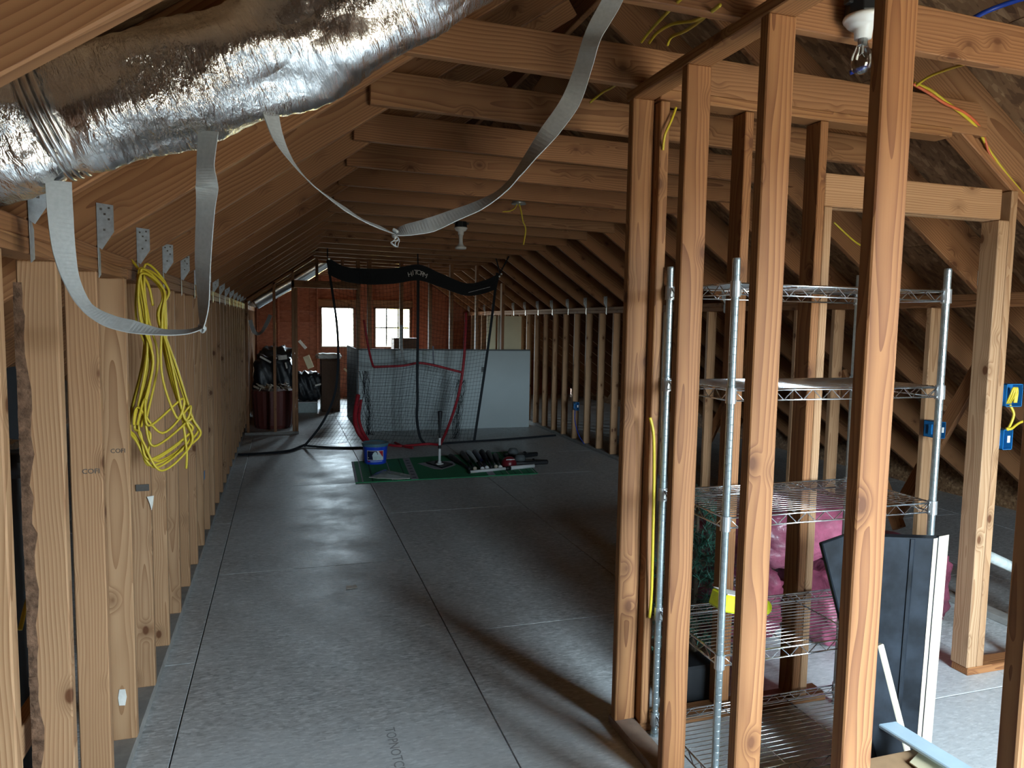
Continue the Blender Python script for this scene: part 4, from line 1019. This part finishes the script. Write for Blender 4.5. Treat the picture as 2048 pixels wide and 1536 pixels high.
MB().lathe([(0, tz_at(897)), (.0165, tz_at(897)), (.0165, tz_at(890)), (0, tz_at(890))], 14, Matrix.Translation((tb_.x, tb_.y, 0))).build('clamp', 'black', tee)
MB().lathe([(0, tz_at(876)), (.011, tz_at(876)), (.014, tz_at(860)), (.02, tz_at(838)), (.027, tz_at(823)), (.02, tz_at(822)), (0, tz_at(825))], 14, Matrix.Translation((tb_.x, tb_.y, 0))).build('rubber_cup', 'black', tee)
bk = empty('ball_bucket', 'blue ball bucket with a batter emblem on the turf mat', 'bucket')
bc = at(751, 929, Z=.012); bc = Vector((.975, 8.16, .0112)); T = Matrix.Translation(bc)
hb = at(751, 884, Y=bc.y).z - bc.z
MB().lathe([(0, 0), (.118, 0), (.122, .006), (.138, hb*.82), (.138, hb*.84), (0, hb*.84)], 40, T).build('body', 'bucket', bk, smooth=False)
lid = MB().lathe([(0, hb*.84), (.146, hb*.84), (.148, hb*.93), (.152, hb*.94), (.152, hb*.985), (.145, hb), (.13, hb*.985), (.128, hb*.96), (0, hb*.955)], 40, T).build('lid', 'bucketlid', bk)
# emblem wrapped round the side facing the camera
fa = math.atan2(-bc.y, -bc.x)
def onb(u, v, off):   # u metres round, v height
    r = .1226+.0162*v/(hb*.82)+off; a = fa+u/r
    return bc+Vector((math.cos(a)*r, math.sin(a)*r, v))
def decal(name, poly, mat, off, parent):
    """poly in (u, v) is cut into narrow columns so that it follows the bucket's curve"""
    n = 22; us = [p[0] for p in poly]; u0, u1 = min(us), max(us); vs = []; fs = []
    def span(u):
        ys = []
        for (xa, ya), (xb, yb) in zip(poly, poly[1:]+poly[:1]):
            if (xa-u)*(xb-u) <= 0 and abs(xa-xb) > 1e-9: ys.append(ya+(yb-ya)*(u-xa)/(xb-xa))
        return (min(ys), max(ys)) if ys else None
    for i in range(n):
        ua, ub = u0+(u1-u0)*(i+.01)/n, u0+(u1-u0)*(i+.99)/n
        sa_, sb_ = span(ua), span(ub)
        if not sa_ or not sb_: continue
        k = len(vs); vs += [onb(ua, sa_[0], off), onb(ub, sb_[0], off), onb(ub, sb_[1], off), onb(ua, sa_[1], off)]; fs.append((k, k+1, k+2, k+3))
    return MB().add(vs, fs).build(name, mat, parent, fix=False)
zc = hb*.44; W2, H2 = .098, .056
em = decal('emblem_border', [(-W2, zc-H2), (W2, zc-H2), (W2, zc+H2), (-W2, zc+H2)], 'letter', .0006, bk)
decal('emblem_navy', [(-W2+.006, zc-H2+.006), (.05, zc-H2+.006), (.02, zc+H2-.006), (-W2+.006, zc+H2-.006)], 'navy', .0012, em)
decal('emblem_red', [(.038, zc+H2-.006), (W2-.006, zc+H2-.006), (W2-.006, zc-.02), (.08, zc-.01)], 'redprint', .0012, em)
decal('emblem_player', [(-.03, zc-H2+.008), (-.028, zc-.012), (-.036, zc+.002), (-.018, zc+.012), (-.026, zc+.022), (-.012, zc+.040), (.008, zc+.042), (.020, zc+.028), (.022, zc+.012), (.05, zc+.012), (.078, zc-.016), (.086, zc-.035), (.078, zc-H2+.012), (.06, zc-H2+.008)], 'ice', .0018, em)
decal('emblem_ball', [(-.086, zc-.026), (-.080, zc-.032), (-.073, zc-.026), (-.080, zc-.019)], 'letter', .0018, em)
decal('small_print', [(-.055, .03), (.085, .034), (.085, .039), (-.055, .037)], 'ice', .0008, bk)
decal('small_print', [(-.09, .028), (-.06, .03), (-.06, .04), (-.09, .04)], 'redprint', .0008, bk)
# clear bag on the mat
pb = empty('plastic_bag', 'flat clear plastic bag lying on the turf mat before the bucket', 'plastic bag')
gx = [at(x, y, Z=.013) for x, y in ((738, 955), (752, 945), (770, 938), (800, 946), (822, 950), (820, 957), (795, 959), (770, 957), (755, 957))]
cen = sum(gx, Vector())/len(gx); cen.z = .035
vs = [cen]+[Vector((p.x, p.y, .013)) for p in gx]+[(p+cen)/2+Vector((0, 0, .01+random.uniform(-.006, .012))) for p in gx]
nq = len(gx); fs = []
for i in range(nq):
    j = (i+1) % nq; fs += [(1+i, 1+j, 1+nq+j, 1+nq+i), (1+nq+i, 1+nq+j, 0)]
o = MB().add(vs, fs).build('film', 'film', pb, smooth=False)
MB().tube([Vector((p.x, p.y, .0155)) for p in (gx[0], gx[8], gx[7], gx[6], gx[5])], .003, 4).build('seam', 'paper', pb)

# ---- bats and gear
def bat(label, a, b, mats, rb=.032, z=None):
    o = empty('baseball_bat', label, 'bat', 'bats laid out on the turf mat')
    a, b = Vector(a), Vector(b); d = (b-a); ln = d.length; d.normalize()
    y = Vector((0, 0, 1)); y = (y-d*y.dot(d)).normalized(); x = y.cross(d)
    T = Matrix((x, y, d)).transposed().to_4x4(); T.translation = a
    MB().lathe([(0, 0), (.022, 0), (.023, .008), (.014, .016), (.0125, .03), (0, .03)], 14, T).build('knob', mats[2], o, smooth=True)
    MB().lathe([(0, .03), (.0135, .03), (.014, ln*.33), (0, ln*.33)], 14, T).build('grip', mats[1], o, smooth=True)
    MB().lathe([(0, ln*.33), (.0135, ln*.33), (.019, ln*.48), (rb*.92, ln*.66), (rb, ln*.8), (rb, ln*.97), (rb*.75, ln), (0, ln)], 18, T).build('barrel', mats[0], o, smooth=True)
    return o
bl = [((940, 938), (900, 912), 'dark bat farthest out toward the tee', ('black', 'blackmatte', 'black')),
      ((950, 938), (924, 906), 'slim black bat second from the tee', ('black', 'blackmatte', 'palewood')),
      ((965, 938), (936, 904), 'silver bat with a bright barrel among black ones', ('alu', 'blackmatte', 'white')),
      ((974, 936), (949, 903), 'dark bat lying against the silver one', ('navy', 'blackmatte', 'white')),
      ((983, 934), (963, 903), 'charcoal bat in the middle of the row', ('blackpaint', 'blackmatte', 'black')),
      ((992, 934), (976, 905), 'dark bat with a grey ring at its tip', ('black', 'greytrim', 'palewood')),
      ((1001, 935), (990, 910), 'short black bat nearest the red helmet', ('black', 'greytrim', 'white'))]
for (a, b, lab, ms) in bl:
    A_, B_ = at(*a, Z=.034), at(*b, Z=.045); A_.z = .036; B_.z = .046
    bat(lab, A_, B_, ms)
A_, B_ = at(939, 943, Z=.03), at(1067, 932, Z=.03); A_.z = .029; B_.z = .036
A_.y -= .02; B_.y -= .02
wb = empty('white_pole', 'long white pole with a black joint lying across the bat ends', 'pole')
d = B_-A_
MB().tube([A_, A_+d*.54], .016, 12).build('thin_tube', 'white', wb, smooth=True); MB().tube([A_+d*.54, A_+d*.62], .022, 12).build('joint', 'black', wb, smooth=True)
MB().tube([A_+d*.62, B_], .022, 12).build('thick_tube', 'white', wb, smooth=True); MB().tube([A_-d*.02, A_], .018, 12).build('end_cap', 'black', wb); 
hm = empty('red_helmet', 'dark red batting helmet between the bats and the guards', 'helmet')
hc = at(1018, 926, Z=.05)
MB().lathe([(0, .14), (.04, .135), (.08, .11), (.102, .07), (.108, .02), (.104, .0), (.09, .0), (.09, .02)], 24, Matrix.Translation((hc.x, hc.y, .012)) @ Matrix.Diagonal((.8, .8, .8, 1))).build('shell', 'redhelmet', hm, smooth=True)
MB().prism([(hc.x-.055, hc.y-.065, .025), (hc.x+.05, hc.y-.065, .025), (hc.x+.04, hc.y-.115, .018), (hc.x-.045, hc.y-.115, .018)], (0, 0, .006)).build('brim', 'redhelmet', hm)
MB().tube([(hc.x-.045, hc.y-.045, .095), (hc.x, hc.y-.065, .10), (hc.x+.045, hc.y-.045, .095)], .008, 6).build('stripe', 'letter', hm)
for lab, (x, y), ang in (('black leg guard pointing away behind the red helmet', (1035, 912), .12), ('black leg guard beside the white pole end', (1050, 926), -.12)):
    g = empty('leg_guard', lab, 'leg guard', 'black catcher guards on the mat'); c = at(x, y, Z=.03); T = Matrix.Translation((c.x, c.y, .0)) @ Matrix.Rotation(ang, 4, 'Z')
    MB().prism([T @ Vector(q) for q in ((-.16, -.06, .013), (.02, -.07, .013), (.27, -.02, .013), (.27, .02, .013), (.02, .07, .013), (-.16, .06, .013))], (0, 0, .05)).build('shin_plate', 'black', g, bevel=.012)
    MB().lathe([(0, .06), (.06, .06), (.065, .09), (.045, .125), (0, .13)], 16, T @ Matrix.Translation((-.06, 0, 0))).build('knee_cup', 'greytrim', g, smooth=True)
    MB().tube([T @ Vector((.1, -.05, .06)), T @ Vector((.1, 0, .075)), T @ Vector((.1, .05, .06))], .008, 6).build('strap', 'blackmatte', g)

# ---- clutter in the far room
def box_thing(name, label, cat, a, b, mat, lid=None):
    o = empty(name, label, cat); MB().box(a, b).build('body', mat, o, bevel=.008)
    MB().box((a[0]-.004, a[1]-.004, b[2]), (b[0]+.004, b[1]+.004, b[2]+.02)).build('lid', lid or mat, o, bevel=.004); return o
bn = empty('scrap_barrel', 'red-brown ribbed barrel full of scrap behind the far studs', 'barrel'); bc2 = Vector((-.16, 11.3, 0))
pr = [(0, 0), (.27, 0)]; 
mb = MB(); n = 40; vs = []
rows = [(.25, 0), (.27, .05), (.29, .3), (.30, .52), (.29, .56)]
for r_, z in rows:
    for k in range(n): t = 2*math.pi*k/n; rr_ = r_+(.008 if k % 2 else 0); vs.append((bc2.x+rr_*math.cos(t), bc2.y+rr_*math.sin(t), z))
fs = [(i*n+k, i*n+(k+1) % n, (i+1)*n+(k+1) % n, (i+1)*n+k) for i in range(len(rows)-1) for k in range(n)] + [tuple(range(n)), tuple(len(vs)-n+k for k in range(n))]
MB().add(vs, fs).build('drum', 'barrel', bn)
mb = MB(); rt = random.Random(3)
for i in range(40):
    p = bc2+Vector((rt.uniform(-.24, .24), rt.uniform(-.24, .24), .57+rt.uniform(0, .07))); m_ = Matrix.Translation(p) @ Matrix.Rotation(rt.uniform(0, 3), 4, Vector((rt.random(), rt.random(), rt.random())))
    mb.box((-.05, -.012, -.006), (.05, .012, .006), m_)
so = mb.build('wood_scrap', 'palewood', bn); so['kind'] = 'stuff'
def lump(name, label, cat, c, s, mat, seed):
    o = sack(label, c, s, mat, seed); o.name = name; o['category'] = cat; del o['group']; return o
lump('bin_bag', 'large black rubbish bag slumped behind the far left studs', 'bag', (-.16, 12.4, .50), (.62, .6, 1.0), 'bag', 31)
lump('bin_bag', 'round black bag leaning out of the far doorway', 'bag', (.40, 13.12, .45), (.42, .5, .5), 'bag', 33)
lump('bin_bag', 'black bag piled at the back by the red gable wall', 'bag', (-.12, 13.7, .55), (.66, .6, 1.1), 'bag', 37)
box_thing('storage_tub', 'pale clear storage tub on the far room floor', 'tub', (.22, 12.9, 0), (.55, 13.35, .17), 'tub', 'white')
tallb = box_thing('tall_box', 'tall brown box with white plastic on top in the far room', 'box', (.62, 13.0, 0), (.94, 13.5, .90), 'brown')
lump('plastic_sheet', 'crumpled white plastic sheet heaped on the tall brown box', 'plastic sheet', (.76, 13.25, .97), (.42, .4, .10), 'paper', 41)
def scrap(label, a, b, w_, mat='paper'):
    tag(lumber('white_offcut', None, a, b, w_, .02, (0, -1, .1), mat), label, 'offcut', 'white offcuts in the far room')
scrap('pair of thin white strips leaning on the red gable wall', at(598, 681, Y=15.2), at(612, 697, Y=15.2), .06)
scrap('white offcut lying on the black bags near the doorway stud', at(556, 716, Y=12.05), at(574, 714, Y=12.05), .07)
scrap('upright white strip between the doorway studs', at(571, 725, Y=12.05), at(574, 737, Y=12.05), .025)
scrap('broad cream roll slanting beside the tall brown box', at(612, 712, Y=15.1), at(622, 736, Y=15.1), .13, 'beige')
scrap('long pale lath sloping over the black bags', at(520, 713, Y=12.0), at(542, 725, Y=12.0), .03)
scrap('white shard on the far doorway bag top', at(630, 771, Y=12.84), at(642, 768, Y=12.84), .03)
scrap('cream offcut on the floor by the half wall end', at(688, 737, Y=13.4), at(697, 745, Y=13.4), .035, 'beige')
mb = MB()
lumber('beige_board', None, (3.07, 11.0, 0), (3.07, 11.06, 0), .01, .01) if False else None
bb_ = empty('beige_board', 'tall beige panel pair standing behind the half wall corner', 'board')
MB().box((3.06, 11.0, 0), (3.20, 11.03, 1.72)).build('leaf', 'beige', bb_); MB().box((3.235, 10.98, 0), (3.62, 11.01, 1.72)).build('leaf', 'beige', bb_)
box_thing('dark_carton', 'dark carton stacked on a bench below the paned far window', 'carton', (2.1, 14.5, .9), (2.6, 14.9, 1.25), 'brown')
box_thing('work_bench', 'dark bench chest behind the white half wall', 'bench', (1.9, 14.3, 0), (3.2, 14.95, .88), 'brown')
# far straps and duct in the second room
tag(MB().tube(smooth_path([(-.45, 12.2, 1.86), (-.1, 12.2, 2.08), (.3, 12.2, 2.33), (.7, 12.2, 2.60)], 10), .12, 20).build('foil_duct', 'foil', None, smooth=True), 'shiny foil duct under the rafters beyond the far partition', 'duct')
fs_ = ribbon('hanging_strap', 'short grey strap looped on the wall beyond the partition', [(at(500, 640, Y=11.5), .8), (at(509, 664, Y=11.5), .8), (at(521, 666, Y=11.5), .5), (at(532, 650, Y=11.5), .8), (at(541, 630, Y=11.5), .8)], .07)
p = at(703, 1174, Z=.001); tag(MB().prism([(p.x-.035, p.y-.03, .0008), (p.x+.035, p.y-.025, .0008), (p.x+.03, p.y+.03, .0008), (p.x-.03, p.y+.025, .0008)], (0, 0, .0012)).build('paper_scrap', 'paper', None), 'small pale paper scrap lying alone on the open floor', 'paper')
p = at(245, 1395, Y=2.885); MB().prism([(p.x-.012, 2.8855, p.z-.03), (p.x+.008, 2.8855, p.z-.032), (p.x+.014, 2.8855, p.z), (p.x+.01, 2.8855, p.z+.03), (p.x-.01, 2.8855, p.z+.032), (p.x-.015, 2.8855, p.z)], (0, .0012, 0)).build('paint_patch', 'paper', wall_left)
# torn label on a near stud, blue tape, stamp on the floor
p = at(288, 974, Y=3.30); tag(MB().box((p.x-.028, 3.285, p.z-.014), (p.x+.022, 3.2865, p.z+.014)).build('torn_label', 'stamp', None), 'dark torn label stuck on a left stud below the coil', 'label')
p = at(302, 1003, Y=3.30); tag(MB().prism([(p.x-.012, 3.283, p.z+.025), (p.x+.014, 3.283, p.z+.028), (p.x+.01, 3.283, p.z-.01), (p.x+.004, 3.283, p.z-.035), (p.x-.002, 3.283, p.z-.005)], (0, .0012, 0)).build('paper_scrap', 'paper', None), 'white paper scrap hanging from the torn label', 'paper')
p = at(409, 950, X=XL+.001); tag(MB().box((XL+.0002, p.y-.03, p.z-.03), (XL+.0012, p.y+.03, p.z+.03)).build('tape_patch', 'blue', None), 'blue tape patch on a left stud past the coil', 'tape')
p = at(787, 1490, Z=.0005); text('floor_stamp', 'TOPNOTCH', .055, 'floorink', floor, basis((0, -1, 0), (1, 0, 0), (p.x, p.y-.03, .0004)), .0002)
